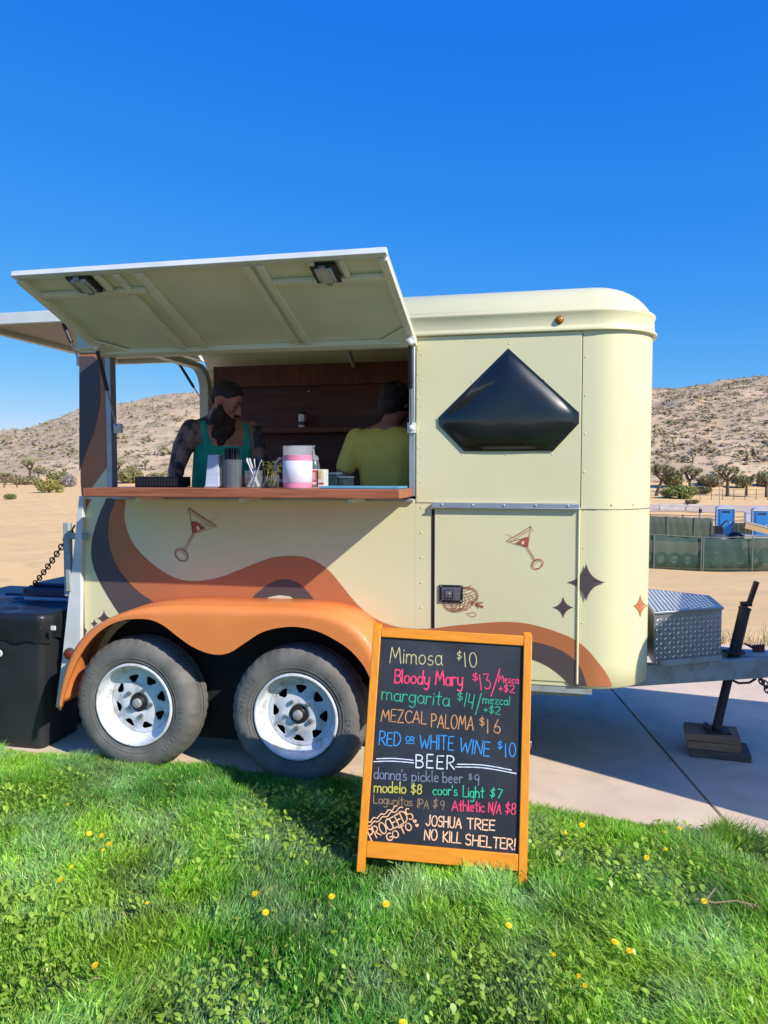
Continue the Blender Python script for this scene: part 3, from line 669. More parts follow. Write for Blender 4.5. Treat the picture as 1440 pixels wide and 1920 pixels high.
lt.box(lx-hw*.55, lx+hw*.2, -.026, -.0171, lz-hh*.55, lz+hh*.5, 1); lt.box(lx-hw*.46, lx+hw*.1, -.029, -.0262, lz-hh*.44, lz+hh*.4, 0)
lt.lathe([(.010, 0), (.010, .006), (.004, .007)], (lx-hw*.18, -.029, lz), (0, -1, 0), 14, 0)
for i in (-1, 1):
    for k in (-1, 1): lt.ell((lx+i*hw*.86, -.0145, lz+k*hh*.84), .0035, 0, 8, 5)
lt.build('paddle_latch', [STEEL, BLACK], door, bevel=.002)

# bubble window
poly = [(953, 656), (1083, 774), (1083, 794), (1036, 844), (872, 845), (826, 797), (825, 783)]
W2 = [onY(x, y, -.004) for x, y in poly]
cx = sum(p.x for p in W2)/7; cz = sum(p.z for p in W2)/7+.005
per = []
for i in range(7):
    p, q = W2[i], W2[(i+1) % 7]; n = max(2, int((q-p).length/.012))
    for k in range(n): per.append(p.lerp(q, k/n))
n = len(per); rows = []
def smoothed(ring, it):
    R = [Vector(p) for p in ring]
    for _ in range(it): R = [(R[i-1]+R[i]*2+R[(i+1) % len(R)])/4 for i in range(len(R))]
    return R
sm_ = smoothed(per, 60); c0 = Vector((cx, 0, cz))
for f, h in ((1.02, .0), (1.02, .009), (.985, .010), (.965, .011), (.93, .017), (.86, .028), (.76, .038), (.62, .047), (.45, .053), (.25, .056), (.08, .0575), (.002, .0576)):
    k = min(1, max(0, (1-f)*6))
    rows.append([Vector((c0.x+(p.lerp(q, k).x-c0.x)*f, -.004-h, c0.z+(p.lerp(q, k).z-c0.z)*f)) for p, q in zip(per, sm_)])
wb = MB(); wb.grid(rows, wrap=True); wb.build('bubble_window', BUBBLE, TR, ang=28)

# roof cap
def outline(d):
    pts = [Vector((XR-.01, d, 0))]
    r = max(NR-d, .0); c = (XF-max(NR, d), max(NR, d))
    N = 14
    for k in range(N+1):
        a = math.pi/2*k/N; pts.append(Vector((c[0]+r*math.sin(a), c[1]-r*math.cos(a), 0)))
    for k in range(N+1):
        a = math.pi/2*k/N; pts.append(Vector((c[0]+r*math.cos(a), TW-c[1]+r*math.sin(a), 0)))
    pts.append(Vector((XR-.01, TW-d, 0)))
    return pts
prof = [(-.002, 2.180), (-.020, 2.184), (-.021, 2.192), (-.016, 2.199), (-.010, 2.204), (-.009, 2.212), (-.007, 2.262), (-.013, 2.270), (-.013, 2.279), (-.005, 2.287)]
for k in range(0, 13):
    ph = math.radians(24+66*k/12); prof.append((.25-.272*math.cos(ph), 2.178+.25*math.sin(ph)))
prof += [(.4, 2.436), (.6, 2.445), (TW/2-.001, 2.449)]
rf = MB(); rf.grid([[Vector((p.x, p.y, z)) for p in outline(d)] for d, z in prof])
roof = rf.build('roof', CREAM, TR, ang=50)
sd = roof.modifiers.new('thick', 'SOLIDIFY'); sd.thickness = .012; sd.offset = -1
mk = MB(); m0 = onY(1049, 600, -.009)
mk.lathe([(.019, 0), (.019, .005), (.017, .007)], m0, (0, -1, 0), 20, 1); mk.lathe([(.016, .006), (.014, .013), (.008, .017), (.0005, .018)], m0, (0, -1, 0), 20, 0)
mk.build('marker_lamp', [AMBER, BLACK], TR)

# interior lining
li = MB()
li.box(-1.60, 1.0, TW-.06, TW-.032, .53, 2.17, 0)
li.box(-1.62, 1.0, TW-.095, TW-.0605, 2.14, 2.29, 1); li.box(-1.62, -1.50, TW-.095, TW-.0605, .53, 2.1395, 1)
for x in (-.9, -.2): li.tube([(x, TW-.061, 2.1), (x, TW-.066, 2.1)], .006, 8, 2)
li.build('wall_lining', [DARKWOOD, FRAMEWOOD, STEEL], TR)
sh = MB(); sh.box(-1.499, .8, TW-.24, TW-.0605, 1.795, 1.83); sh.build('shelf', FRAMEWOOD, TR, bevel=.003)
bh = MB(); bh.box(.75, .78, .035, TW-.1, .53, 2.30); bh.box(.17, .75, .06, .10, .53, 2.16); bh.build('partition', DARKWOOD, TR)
cr = MB()
for X in (-.55,):
    cr.tube([(X, .1+.01, 2.24), (X, .22, 2.38), (X, .5, 2.415), (X, 1.1, 2.415), (X, 1.35, 2.36), (X, 1.5, 2.26)], .015, 8)
cr.build('roof_bow', CREAM_IN, TR)
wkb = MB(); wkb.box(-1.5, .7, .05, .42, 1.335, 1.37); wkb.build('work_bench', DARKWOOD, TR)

# rear frame with rounded head
def arch(ins, y0=0.0, y1=TW, zt=2.325, r=.22):
    y0 += ins; y1 -= ins; zt -= ins*.5; r = max(r-ins*.6, .03); P = [(y0, ZB)]
    for k in range(9):
        a = math.pi/2*k/8; P.append((y0+r-r*math.cos(a), zt-r+r*math.sin(a)))
    for k in range(9):
        a = math.pi/2*k/8; P.append((y1-r+r*math.sin(a), zt-r+r*math.cos(a)))
    P.append((y1, ZB)); return P
A1, A2 = arch(.055), arch(.125)
rfm = MB(); nA = len(A1)
V = [(XR-.02, y, z) for y, z in A1]+[(XR-.02, y, z) for y, z in A2]+[(XR+.05, y, z) for y, z in A1]+[(XR+.05, y, z) for y, z in A2]
fs = []
for i in range(nA-1):
    j = i+1
    fs += [(i, j, nA+j, nA+i), (2*nA+i, 3*nA+i, 3*nA+j, 2*nA+j), (i, 2*nA+i, 2*nA+j, j), (nA+i, nA+j, 3*nA+j, 3*nA+i)]
fs += [(0, nA, 3*nA, 2*nA), (nA-1, 2*nA-1+0, 4*nA-1, 3*nA-1)]
rfm.add(V, fs); rfm.build('door_frame', CREAM_IN, TR, bevel=.003, ang=25)

# opening frame
of = MB()
of.box(-1.535, -1.505, -.012, .045, 1.43, 2.163); of.box(.128, .158, -.008, .045, 1.40, 2.163); of.box(-1.5045, .1275, -.004, .04, 2.135, 2.163, 1)
of.box(-1.50, .15, -.02, -.0005, 1.372, 1.388)
of.build('hatch_opening_frame', [ALUTRIM, CREAM_IN], TR, bevel=.003)

# counter
ct = MB(); PC = .32
ct.box(-1.478, .142, -PC, .06, 1.397, 1.440); counter = ct.build('counter', COUNTER, TR, bevel=.003)
for x in (-1.2, -.65, -.1): ct = MB(); ct.obox((x, -.15, 1.384), (.010, 0, 0), (0, .13, 0), (0, 0, .010)); ct.build('counter_bracket', CREAM_IN, counter)

# decals on the near side: bands between two traced edges
def resample(P, n):
    P = [Vector((x, y)) for x, y in P]
    Q = []                                                    # smooth through the traced points
    for i in range(len(P)-1):
        p0, p1, p2, p3 = P[max(i-1, 0)], P[i], P[i+1], P[min(i+2, len(P)-1)]
        for k in range(8):
            t = k/8; Q.append(.5*((2*p1)+(p2-p0)*t+(2*p0-5*p1+4*p2-p3)*t*t+(3*p1-p0-3*p2+p3)*t**3))
    Q.append(P[-1]); L = [0]
    for i in range(1, len(Q)): L.append(L[-1]+(Q[i]-Q[i-1]).length)
    out = []; j = 0
    for k in range(n):
        s = L[-1]*k/(n-1)
        while j < len(Q)-2 and L[j+1] < s: j += 1
        d = L[j+1]-L[j]; out.append(Q[j].lerp(Q[j+1], 0 if d == 0 else (s-L[j])/d))
    return out
def band(mb, A, B, m, off, n=60, k=5):
    A = resample(A, n); B = resample(B, n)
    mb.grid([[surf(*a.lerp(b, j/k), off) for a, b in zip(A, B)] for j in range(k+1)], m, True)
def face(mb, P, m, off, smooth_=False):
    P = [(p.x, p.y) for p in resample(P, 40)] if smooth_ else P
    mb.add([surf(x, y, off) for x, y in P], [list(range(len(P)))], m)
wv = MB()
e1 = [(200, 934), (186, 965), (174, 1005), (171, 1040), (178, 1072), (195, 1106), (218, 1143), (236, 1165)]
e2 = [(219, 934), (206, 967), (203, 1000), (208, 1033), (223, 1067), (253, 1103), (287, 1128), (320, 1150)]
band(wv, e1, e2, 1, .0015)
e3 = [(236, 934), (233, 967), (238, 993), (250, 1020), (270, 1043), (293, 1063), (320, 1080), (350, 1089), (380, 1089), (410, 1083), (443, 1071), (480, 1056), (508, 1046), (535, 1042.5), (560, 1043), (580, 1047), (600, 1057), (620, 1073), (640, 1097), (660, 1122), (680, 1143), (700, 1158), (720, 1168), (747, 1176), (780, 1179), (813, 1178), (843, 1174), (873, 1171), (920, 1167), (953, 1166), (987, 1169), (1020, 1177), (1050, 1187), (1077, 1199), (1100, 1217), (1120, 1240), (1137, 1263), (1149, 1287)]
seg1 = e3[:21]
low1 = e2[:7]+[(330, 1150), (400, 1150), (480, 1150), (560, 1150), (620, 1160), (680, 1185), (712, 1215)]
# left part: from e2 to e3 down the bend, then the crest above the fender
band(wv, e3[:9], e2[:7]+[(330, 1150), (380, 1152)], 0, .0015, 60, 5)
band(wv, e3[8:23], [(380, 1152), (420, 1152), (480, 1152), (560, 1152), (620, 1162), (680, 1190), (705, 1215)], 0, .0015, 60, 6)
low2 = [(705, 1215), (760, 1212), (830, 1203), (900, 1197), (960, 1198), (998, 1203), (1027, 1210), (1053, 1220), (1077, 1237), (1090, 1255), (1101, 1287)]
band(wv, e3[22:], low2, 0, .0065, 70, 6)
low3 = [(830, 1228), (900, 1222), (960, 1227), (998, 1237), (1027, 1250), (1050, 1267), (1070, 1287)]
band(wv, low2[2:], low3, 1, .0063, 50, 4)
face(wv, [(461, 1134), (480, 1113), (500, 1097), (520, 1087.5), (540, 1086), (560, 1093), (577, 1109), (598, 1136), (590, 1150), (470, 1150)], 1, .003)
face(wv, [(484, 1136), (503, 1120), (523, 1116), (543, 1118), (557, 1127), (567, 1138), (560, 1150), (490, 1150)], 2, .0045)
# rear post
face(wv, [(148.5, 668), (176, 668), (183, 675), (187, 707), (187.5, 757), (177, 807), (163, 842), (148.5, 884)], 1, .0035)
face(wv, [(148.5, 661), (200.5, 661), (201.5, 874), (158, 934), (153.5, 934), (151, 905)], 0, .0015)
face(wv, [(153, 936), (172, 936), (156, 962), (153, 965)], 0, .0015)
face(wv, [(151.5, 1166), (163, 1183), (152, 1202)], 1, .0015)
wv.build('wave_decal', [ORANGE_DECAL, DARK_DECAL, CREAM_DECAL], TR, ang=80)
def star(cx_, cy, w_, h_, m, off, name):
    mb = MB(); P = []
    for q in range(4):
        a0 = math.radians(90*q); a1 = math.radians(90*(q+1))
        p0 = Vector((math.cos(a0)*w_, -math.sin(a0)*h_)); p1 = Vector((math.cos(a1)*w_, -math.sin(a1)*h_)); c = (p0+p1)*.17
        for k in range(8):
            t = k/8; P.append(((1-t)**2*p0+2*t*(1-t)*c+t*t*p1))
    mb.add([surf(cx_+p.x, cy+p.y, off) for p in P]+[surf(cx_, cy, off)], [(k, (k+1) % len(P), len(P)) for k in range(len(P))], 0)
    mb.build('star_decal', m, TR)
star(1099, 1092, 36, 36, DARK_DECAL, .0070, 's'); star(1056, 1139, 20, 20, DARK_DECAL, .0070, 's')
star(1201, 1136, 14, 22, ORANGE_DECAL, .0025, 's'); star(195, 1159, 13, 15, DARK_DECAL, .002, 's'); star(177, 1169, 7, 8, DARK_DECAL, .002, 's')

# drawn glasses and fruit: ink lines on the paint
def ink(mb, pts, wpx, off, sm_=False, m=0):
    P = [Vector(p) for p in pts]
    if sm_: P = resample(P, max(12, len(P)*5))
    n = len(P)
    L = []; R_ = []
    for i, p in enumerate(P):
        t = (P[min(i+1, n-1)]-P[max(i-1, 0)])
        if t.length < 1e-6: t = Vector((1, 0))
        t.normalize(); q = Vector((-t.y, t.x))*wpx/2
        L.append(surf(p.x+q.x, p.y+q.y, off)); R_.append(surf(p.x-q.x, p.y-q.y, off))
    mb.grid([L, R_], m, False)
def glass_drawing(o, sx, sy, tr, off, rough):
    # traced in the left drawing's own pixels (crop of the photo), then mapped by tr
    mb = MB(); T = lambda L: [tr(x, y) for x, y in L]
    for j in range(2):
        d = (random.uniform(-3, 3), random.uniform(-3, 3))
        ink(mb, T([(1063+d[0], 158+d[1]), (1218, 262+d[1]), (1085+d[0], 306), (1063, 158)]), 1.0, off)
    ink(mb, T([(1070, 178), (1140, 215), (1205, 268), (1150, 285), (1090, 298)]), .8, off)
    ink(mb, T([(1085, 195), (1160, 245), (1180, 262)]), .8, off)
    mb.add([surf(*tr(x, y), off) for x, y in ((1076, 232), (1082, 300), (1158, 272), (1120, 245), (1100, 232))], [(0, 1, 2, 3, 4)])
    ink(mb, T([(1110, 240), (1165, 255), (1200, 265)]), .9, off)
    mb.add([surf(*tr(x, y), off+.0008) for x, y in ((1102, 262), (1110, 285), (1124, 280), (1118, 258))], [(0, 1, 2, 3)], 1)
    ink(mb, T([(1083, 306), (1055, 350), (1028, 402)]), 1.1, off); ink(mb, T([(1092, 306), (1066, 352), (1040, 405)]), 1.0, off)
    for rr in (1., .84):
        ink(mb, T([(1021+40*rr*math.cos(a)*.95-15*math.sin(a)*.3, 422+34*rr*math.sin(a)+14*rr*math.cos(a)) for a in [2*math.pi*k/24 for k in range(25)]]), 1.0, off)
    ink(mb, T([(1000, 395), (1030, 410), (1055, 440)]), .8, off)
    ink(mb, T([(1045, 195), (1062, 160), (1050, 185)]), .6, off); ink(mb, T([(1160, 240), (1225, 208)]), .6, off); ink(mb, T([(1190, 230), (1215, 268)]), .6, off)
    mb.build('martini_decal', [RED_INK, CREAM_DECAL], TR)
glass_drawing(None, 1, 1, lambda x, y: (x/3, 900+y/3), .002, 0)
glass_drawing(None, 1, 1, lambda x, y: (760+(706-(x-1063)*.88)/3, 900+(262+(y-158)*.80)/3), .008, 0)
fr = MB(); T = lambda L: [(760+x/3, 900+y/3) for x, y in L]
for rx, ry in ((98, 66), (90, 58)):
    ink(fr, T([(312+rx*math.cos(a), 672+ry*math.sin(a)-22*math.cos(a)) for a in [2*math.pi*k/32 for k in range(33)]]), 1.2, .008)
for k in range(-3, 4):
    ink(fr, T([(300+k*26-20, 620+abs(k)*6), (315+k*24, 670), (300+k*20+6, 722-abs(k)*6)]), .9, .008, True)
    ink(fr, T([(225+abs(k)*9, 676+k*16), (310, 668+k*18), (398-abs(k)*8, 640+k*16)]), .9, .008, True)
for i in range(26):
    a = random.uniform(.1, 3.0); r_ = random.uniform(.62, .98); x = 312+95*r_*math.cos(a); y = 676+62*r_*math.sin(a)-20*math.cos(a)
    ink(fr, T([(x, y), (x+random.uniform(-14, 14), y+random.uniform(-8, 4))]), 1.8, .0083)
for a in range(7):
    ink(fr, T([(395, 700), (395+random.uniform(10, 45), 700+random.uniform(-20, 25))]), 1.6, .008)
ink(fr, T([(345, 750), (370, 768), (400, 762), (385, 745), (350, 752)]), .8, .008, True)
fr.build('fruit_decal', RED_INK, TR)

# underframe and axles
for y in (.06, TW-.14): fr_ = MB(); fr_.box(XR+.02, .98, y, y+.06, .425, .459); fr_.build('frame_rail', PALEGREY, TR)
uf = MB()
for x in (-1.26, -.387): uf.tube([(x, -.14, .33), (x, TW+.14, .33)], .035, 10)
for x in (-1.0, -.5, .2, .7): uf.box(x, x+.05, .141, TW-.141, .41, .458)
for x in (-1.26, -.387):
    for y in (.05, TW-.13): uf.tube([(x-.28, y+.04, .42), (x-.1, y+.04, .36), (x+.1, y+.04, .36), (x+.28, y+.04, .42)], .03, 8)
uf.build('underframe', UNDER, TR)
sk = MB(); sk.box(-.02, XC+.02, .004, .03, .455, .4895); sk.build('skirt_rail', PALEGREY, TR)

# fender: traced crown and lip
UPT = [(105, 1324), (111, 1284), (121, 1246), (137, 1212), (159, 1186), (188, 1166), (225, 1150), (262, 1142), (300, 1138), (335, 1137), (365, 1137), (400, 1138), (430, 1139), (460, 1140), (495, 1141), (545, 1142), (598, 1147), (638, 1158), (668, 1176), (693, 1203), (709, 1236), (720, 1282), (725, 1332)]
LPT = [(113, 1333), (121, 1300), (133, 1265), (147, 1235), (168, 1203), (195, 1178), (230, 1163), (275, 1161), (305, 1172), (335, 1195), (365, 1215), (400, 1227), (430, 1224), (460, 1205), (495, 1184), (545, 1175), (590, 1182), (625, 1198), (655, 1218), (680, 1246), (695, 1275), (706, 1311), (711, 1345)]
U = resample(UPT, 90); Lw = resample(LPT, 90); YF = -.285; rows = []
cw = onY(405, 1330, YF)
sec = []
for u, l in zip(U, Lw):
    pu = onY(u.x, u.y, YF); pl = onY(l.x, l.y, YF)
    dv = (pl-pu); dl = dv.length; dn = dv.normalized(); r = .045
    s_ = []
    s_.append(Vector((pu.x, -.001, pu.z+.004)))
    s_.append(Vector((pu.x, YF*.5, pu.z+.002)))
    for k in range(6):
        a = math.pi/2*k/5; s_.append(Vector((pu.x, YF+r-r*math.sin(a), pu.z))+dn*(r-r*math.cos(a))*min(1, dl/.08))
    for k in (.3, .6, 1.0):
        q = pu+dn*min(r, dl*.5); s_.append(q.lerp(pl, k))
    s_.append(pl+Vector((0, .012, 0)))
    sec.append(s_)
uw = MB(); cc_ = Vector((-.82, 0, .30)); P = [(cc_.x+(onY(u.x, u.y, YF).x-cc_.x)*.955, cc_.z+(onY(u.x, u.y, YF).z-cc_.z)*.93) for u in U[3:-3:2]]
P = [(p[0], max(p[1], .42)) for p in P]+[(-.12, .42), (-.12, .10), (-1.50, .10), (-1.50, .42)]; P = [p for k_, p in enumerate(P) if k_ == 0 or abs(p[0]-P[k_-1][0])+abs(p[1]-P[k_-1][1]) > 1e-4]; uw.prism(P, lambda x, y, d: (x, d, y), -.006, -.001); uw.build('wheel_shade_panel', UNDER, TR)  # black panel added behind and between the wheels, deep shade put into its colour
far_sec = [[Vector((p.x, TW-p.y, p.z)) for p in s_] for s_ in sec]; ff = MB(); ff.grid(far_sec); ff.build('fender', FENDER, TR, ang=70)
fd = MB(); fd.grid(sec); fender = fd.build('fender', FENDER, TR, ang=70)
sd = fender.modifiers.new('thick', 'SOLIDIFY'); sd.thickness = .004; sd.offset = -1

# wheels
def make_wheel(x, zc, ang0, cy=-.14, sgn=-1):
    c = Vector((x, cy, zc)); ax = Vector((0, sgn, 0)); R = .335
    hub = MB()
    hub.lathe([(.02, -.09), (.12, -.088), (.125, -.02), (.06, -.015), (.045, .03), (.045, .045), (.034, .05)], c, ax, 28, 0)
    wheel = hub.build('wheel', UNDER, TR)
    t = MB()
    prof_ = [(.214, .072), (.222, .092), (.235, .098), (.262, .104), (.285, .103), (.303, .096), (.314, .088), (.323, .078), (.330, .066), (.334, .040), (.334, .034), (.327, .033), (.327, .027), (.334, .026), (.335, .004), (.328, .003), (.328, -.003), (.335, -.004)]
    prof_ += [(r, -h) for r, h in reversed(prof_[:16])]
    prof_ = [(r+(r-.214)*.085, h) for r, h in prof_]
    n = 120
    P = []
    for j, (r, h) in enumerate(prof_):
        for k in range(n):
            a = 2*math.pi*k/n; rr = r; hh_ = h
            if .060 < abs(h) < .092 and r > .318:
                ph = k % 3
                if ph == 0: rr -= .0035; hh_ -= .0025*(1 if h > 0 else -1)
            P.append(c+ax*hh_+Vector((math.sin(a)*rr, 0, max(math.cos(a)*rr, .002-zc))))
    N = len(prof_)
    t.add(P, [(j*n+k, j*n+(k+1) % n, ((j+1) % N)*n+(k+1) % n, ((j+1) % N)*n+k) for j in range(N) for k in range(n)], 0, True)
    for rr_, hh2 in ((.247, .1012), (.230, .0965), (.293, .1005)):
        t.tube([c+ax*hh2+Vector((math.sin(a)*rr_, 0, math.cos(a)*rr_)) for a in [2*math.pi*k/90 for k in range(90)]], .0016, 6, 0, closed=True)
    tyre = t.build('tyre', RUBBER, wheel, ang=40)
    r_ = MB()
    r_.lathe([(.218, .074), (.2175, .090), (.213, .099), (.207, .100), (.203, .092), (.201, .072), (.197, .045), (.192, .030), (.181, .022), (.168, .020)], c, ax, 64, 0, cap=False)
    r_.lathe([(.214, .07), (.206, .02), (.196, -.06), (.205, -.09)], c, ax, 48, 0, cap=False)
    radii = [(.168, .020), (.160, .020), (.152, .0205), (.147, .0212), (.143, .022), (.139, .023), (.134, .0245), (.129, .026), (.124, .0275), (.119, .0295), (.114, .0315), (.110, .033), (.107, .0345), (.104, .0355), (.098, .038), (.088, .0405), (.078, .042), (.060, .040), (.048, .040)]
    m_ = 240; b = len(r_.v)
    for rr, h in radii:
        for k in range(m_):
            a = 2*math.pi*k/m_+ang0; r_.v.append(tuple(c+ax*h+Vector((math.sin(a)*rr, 0, math.cos(a)*rr))))
    for j in range(len(radii)-1):
        rmid = (radii[j][0]+radii[j+1][0])/2
        for k in range(m_):
            s8 = abs((k % 30)+.5-15)/15*22.5                     # degrees off the window's axis
            f_ = (rmid-.107)/.036
            hole = 0 < f_ < 1 and s8 < (5.5+8.5*f_)*(1 if f_ < .85 else .82)*(1 if f_ > .12 else .75)
            if hole: continue
            r_.f.append([b+j*m_+k, b+j*m_+(k+1) % m_, b+(j+1)*m_+(k+1) % m_, b+(j+1)*m_+k]); r_.m.append(0); r_.s.append(True)
    rim = r_.build('rim', RIMW, wheel, ang=38)
    so = rim.modifiers.new('thick', 'SOLIDIFY'); so.thickness = .003; so.offset = -1
    cp = MB(); cp.lathe([(.037, .036), (.037, .050), (.035, .052)], c, ax, 28, 1); cp.lathe([(.025, .050), (.025, .062), (.022, .069), (.010, .073), (.0005, .074)], c, ax, 24, 0)
    cp.build('hub_cap', [mat('dull_cap', (.42, .42, .40), .5, .4), BLACK], wheel)
    for k in range(5):
        a = 2*math.pi*k/5+ang0+.3; p = c+Vector((math.sin(a)*.070, 0, math.cos(a)*.070))
        ln = MB(); ln.lathe([(.012, .040), (.012, .052), (.009, .057), (.004, .059)], p, ax, 6, 0, sm=False); ln.build('lug_nut', STEEL, wheel)
    if sgn > 0: return wheel
    # raised sidewall lettering
    for word, a0, flip in (('CARLISLE', -65+math.degrees(ang0)*0, 1), ('SPORT TRAIL', 118, 1), ('RADIAL', 55, 1)):
        tx = MB(); wpx = 5.4
        for i, ch in enumerate(word):
            if ch == ' ': continue
            a = math.radians(a0+(i-len(word)/2)*wpx)
            for st in GL[ch][1]:
                pts = []
                for gx, gy in st:
                    rr = .262+gy*.022; aa = a+(gx-.3)*.018/.262
                    pts.append(c+ax*.1050+Vector((math.sin(aa)*rr, 0, math.cos(aa)*rr)))
                tx.tube(pts, .0014, 4)
        tx.build('sidewall_lettering', RUBBERTXT, tyre)
    return wheel
make_wheel(-1.268, .322, .12); make_wheel(-.393, .320, .45); make_wheel(-1.262, .335, .2, TW+.14, 1); make_wheel(-.392, .335, .3, TW+.14, 1)

# awning hatch
HA = Vector((-1.53, -.012, 2.168)); AU = Vector((1, 0, 0)); OUT = Vector((0, -.72, .245)); AL = OUT.length; AV = OUT.normalized(); AN = AU.cross(AV).normalized()
if AN.z > 0: AN = -AN                                        # AN points down, out of the underside
AWD = 1.70
HA = HA+AN*.014
def aw(u, v, h=0): return HA+AU*u+AV*v+AN*h
def awp(px, py):                                             # (u, v) of a pixel on the underside
    p = onP(px, py, HA, AN)-HA; return p.dot(AU), p.dot(AV)
am = MB()
am.obox(aw(AWD/2, AL/2, -.008), AU*(AWD/2), AV*(AL/2), AN*.004, 0)
am.obox(aw(AWD/2, AL/2, -.0032), AU*(AWD/2-.002), AV*(AL/2-.002), AN*.0007, 1)
hatch = am.build('awning_hatch', [CREAM, CREAM_IN], TR, bevel=.0)
fm = MB(); e = .035; tk = .028
fm.obox(aw(AWD/2, AL-e*.4, .001), AU*(AWD/2+.003), AV*(e*.45), AN*.0135, 1)
fm.obox(aw(AWD/2, e*.6, tk/2-.002), AU*(AWD/2), AV*(e*.6), AN*(tk/2), 0)
for u in (e/2, AWD-e/2): fm.obox(aw(u, AL/2, tk/2-.0035), AU*(e/2), AV*(AL/2-.036), AN*(tk/2), 0)
def rib(p0, p1, wd=.030, th=.022):
    a = awp(*p0); b = awp(*p1); fm.bar(aw(a[0], a[1], -.004), aw(b[0], b[1], -.004), wd, th, AN, 0)
v1 = awp(277, 540)[1]
def hbar(x0, x1, wd=.03):
    u0 = awp(x0, 541)[0]; u1 = awp(x1, 517 if x1 > 400 else 541)[0]
    return u0, u1
ub = [awp(75, 543)[0], awp(277, 540)[0], awp(500, 524)[0], AWD-e]
for u0, u1 in ((e, ub[1]), (ub[2], ub[3])):
    fm.obox(aw((u0+u1)/2, v1, .009), AU*((u1-u0)/2), AV*.014, AN*.0105, 0)
for p0, p1, wd in (((247, 546), (350, 655), .030), ((258, 502), (386, 655), .036), ((213, 506), (245, 540), .026), ((180, 508), (207, 540), .03), ((470, 492), (556, 652), .030), ((494, 490), (577, 652), .030), ((582, 487), (600, 520), .022), ((640, 483), (652, 514), .022)):
    a = awp(*p0); b = awp(*p1); u = (a[0]+b[0])/2; va, vb = sorted((a[1], b[1]))
    va = max(va, e*1.2 if va < .2 else v1+.012); vb = min(vb, AL-e)
    fm.obox(aw(u, (va+vb)/2, .0085), AU*(wd/2), AV*((vb-va)/2), AN*.0105, 0)
fm.add([aw(e, e*1.2, .014), aw(e+.14, e*1.2, .014), aw(e, e+.13, .014), aw(e, e*1.2, .004), aw(e+.14, e*1.2, .004), aw(e, e+.13, .004)], [(0, 1, 2), (3, 5, 4), (0, 3, 4, 1), (1, 4, 5, 2)], 0)
fm.add([aw(AWD-e, e*1.2, .014), aw(AWD-e-.14, e*1.2, .014), aw(AWD-e, e+.13, .014), aw(AWD-e, e*1.2, .004), aw(AWD-e-.14, e*1.2, .004), aw(AWD-e, e+.13, .004)], [(0, 1, 2), (3, 5, 4), (0, 3, 4, 1), (1, 4, 5, 2)], 0)
fm.build('hatch_frame', [CREAM_IN, WHITE], hatch, bevel=.003)
for px, py in ((159, 527), (612, 507)):
    u, v = awp(px, py); lm = MB()
    lm.obox(aw(u, v, .012), AU*.055, AV*.062, AN*.010, 1)
    lm.obox(aw(u, v, .026), AU*.036, AV*.048, AN*.006, 0)
    for s in (-1, 1): lm.obox(aw(u, v+s*.055, .026), AU*.014, AV*.010, AN*.008, 2)
    lm.tube([aw(u+.028, v-.04, .034), aw(u+.028, v+.04, .034)], .004, 6, 2); lm.tube([aw(u-.028, v-.04, .034), aw(u-.028, v+.04, .034)], .004, 6, 2)
    lm.build('work_light', [LENS, BLACK, STEEL], hatch, bevel=.003)
def strut(a, b, name='gas_strut', par=TR, split=.52):
    a = Vector(a); b = Vector(b); m = MB(); c = a.lerp(b, split)
    m.tube([a.lerp(b, .04), c], .011, 10, 0); m.tube([c, c.lerp(b, .02)], .009, 10, 0); m.tube([c, b.lerp(a, .03)], .005, 8, 1)
    m.ell(a, .016, 2, 10, 8); m.ell(b, .016, 2, 10, 8)
    n = Vector((0, 0, 1))
    m.obox(a+Vector((0, .012, .012)), (.018, 0, 0), (0, .012, 0), (0, 0, .016), 2); m.obox(b+Vector((0, .014, 0)), (.02, 0, 0), (0, .012, 0), (0, 0, .025), 2)
    return m.build(name, [BLACK, STEEL, WHITE], par)
strut(onY(181, 652, -.13), onY(219, 803, -.03)); strut(onY(769, 642, -.13), onY(771, 802, -.02))

# rear hatch, raised level
rh = MB(); RX0, RX1, RZ = -2.47, XR-.035, 2.365
rh.box(RX0, RX1, .0, TW, RZ+.02, RZ+.034, 0)
rear_hatch = rh.build('tail_hatch', CREAM, TR)
rb = MB()
for y0, y1 in ((0, .035), (TW-.035, TW)): rb.box(RX0, RX1, y0, y1, RZ-.022, RZ+.0195, 0)
for x0, x1 in ((RX0, RX0+.05), (RX1-.05, RX1)): rb.box(x0, x1, .0355, TW-.0355, RZ-.018, RZ+.0192, 0)
rb.box(RX0-.004, RX1, -.006, -.0005, RZ-.026, RZ+.036, 1)
rb.box(RX0+.0505, RX1-.0505, .036, TW-.036, RZ+.010, RZ+.0195, 2)
rb.build('hatch_frame', [CREAM_IN, WHITE, mat('tan_lining', (.52, .40, .27), .6)], rear_hatch, bevel=.003)
strut(onY(117, 603, .03), (XR-.03, .05, 2.13)); strut(onX(336, 682, -1.92), onX(388, 766, XR-.02))

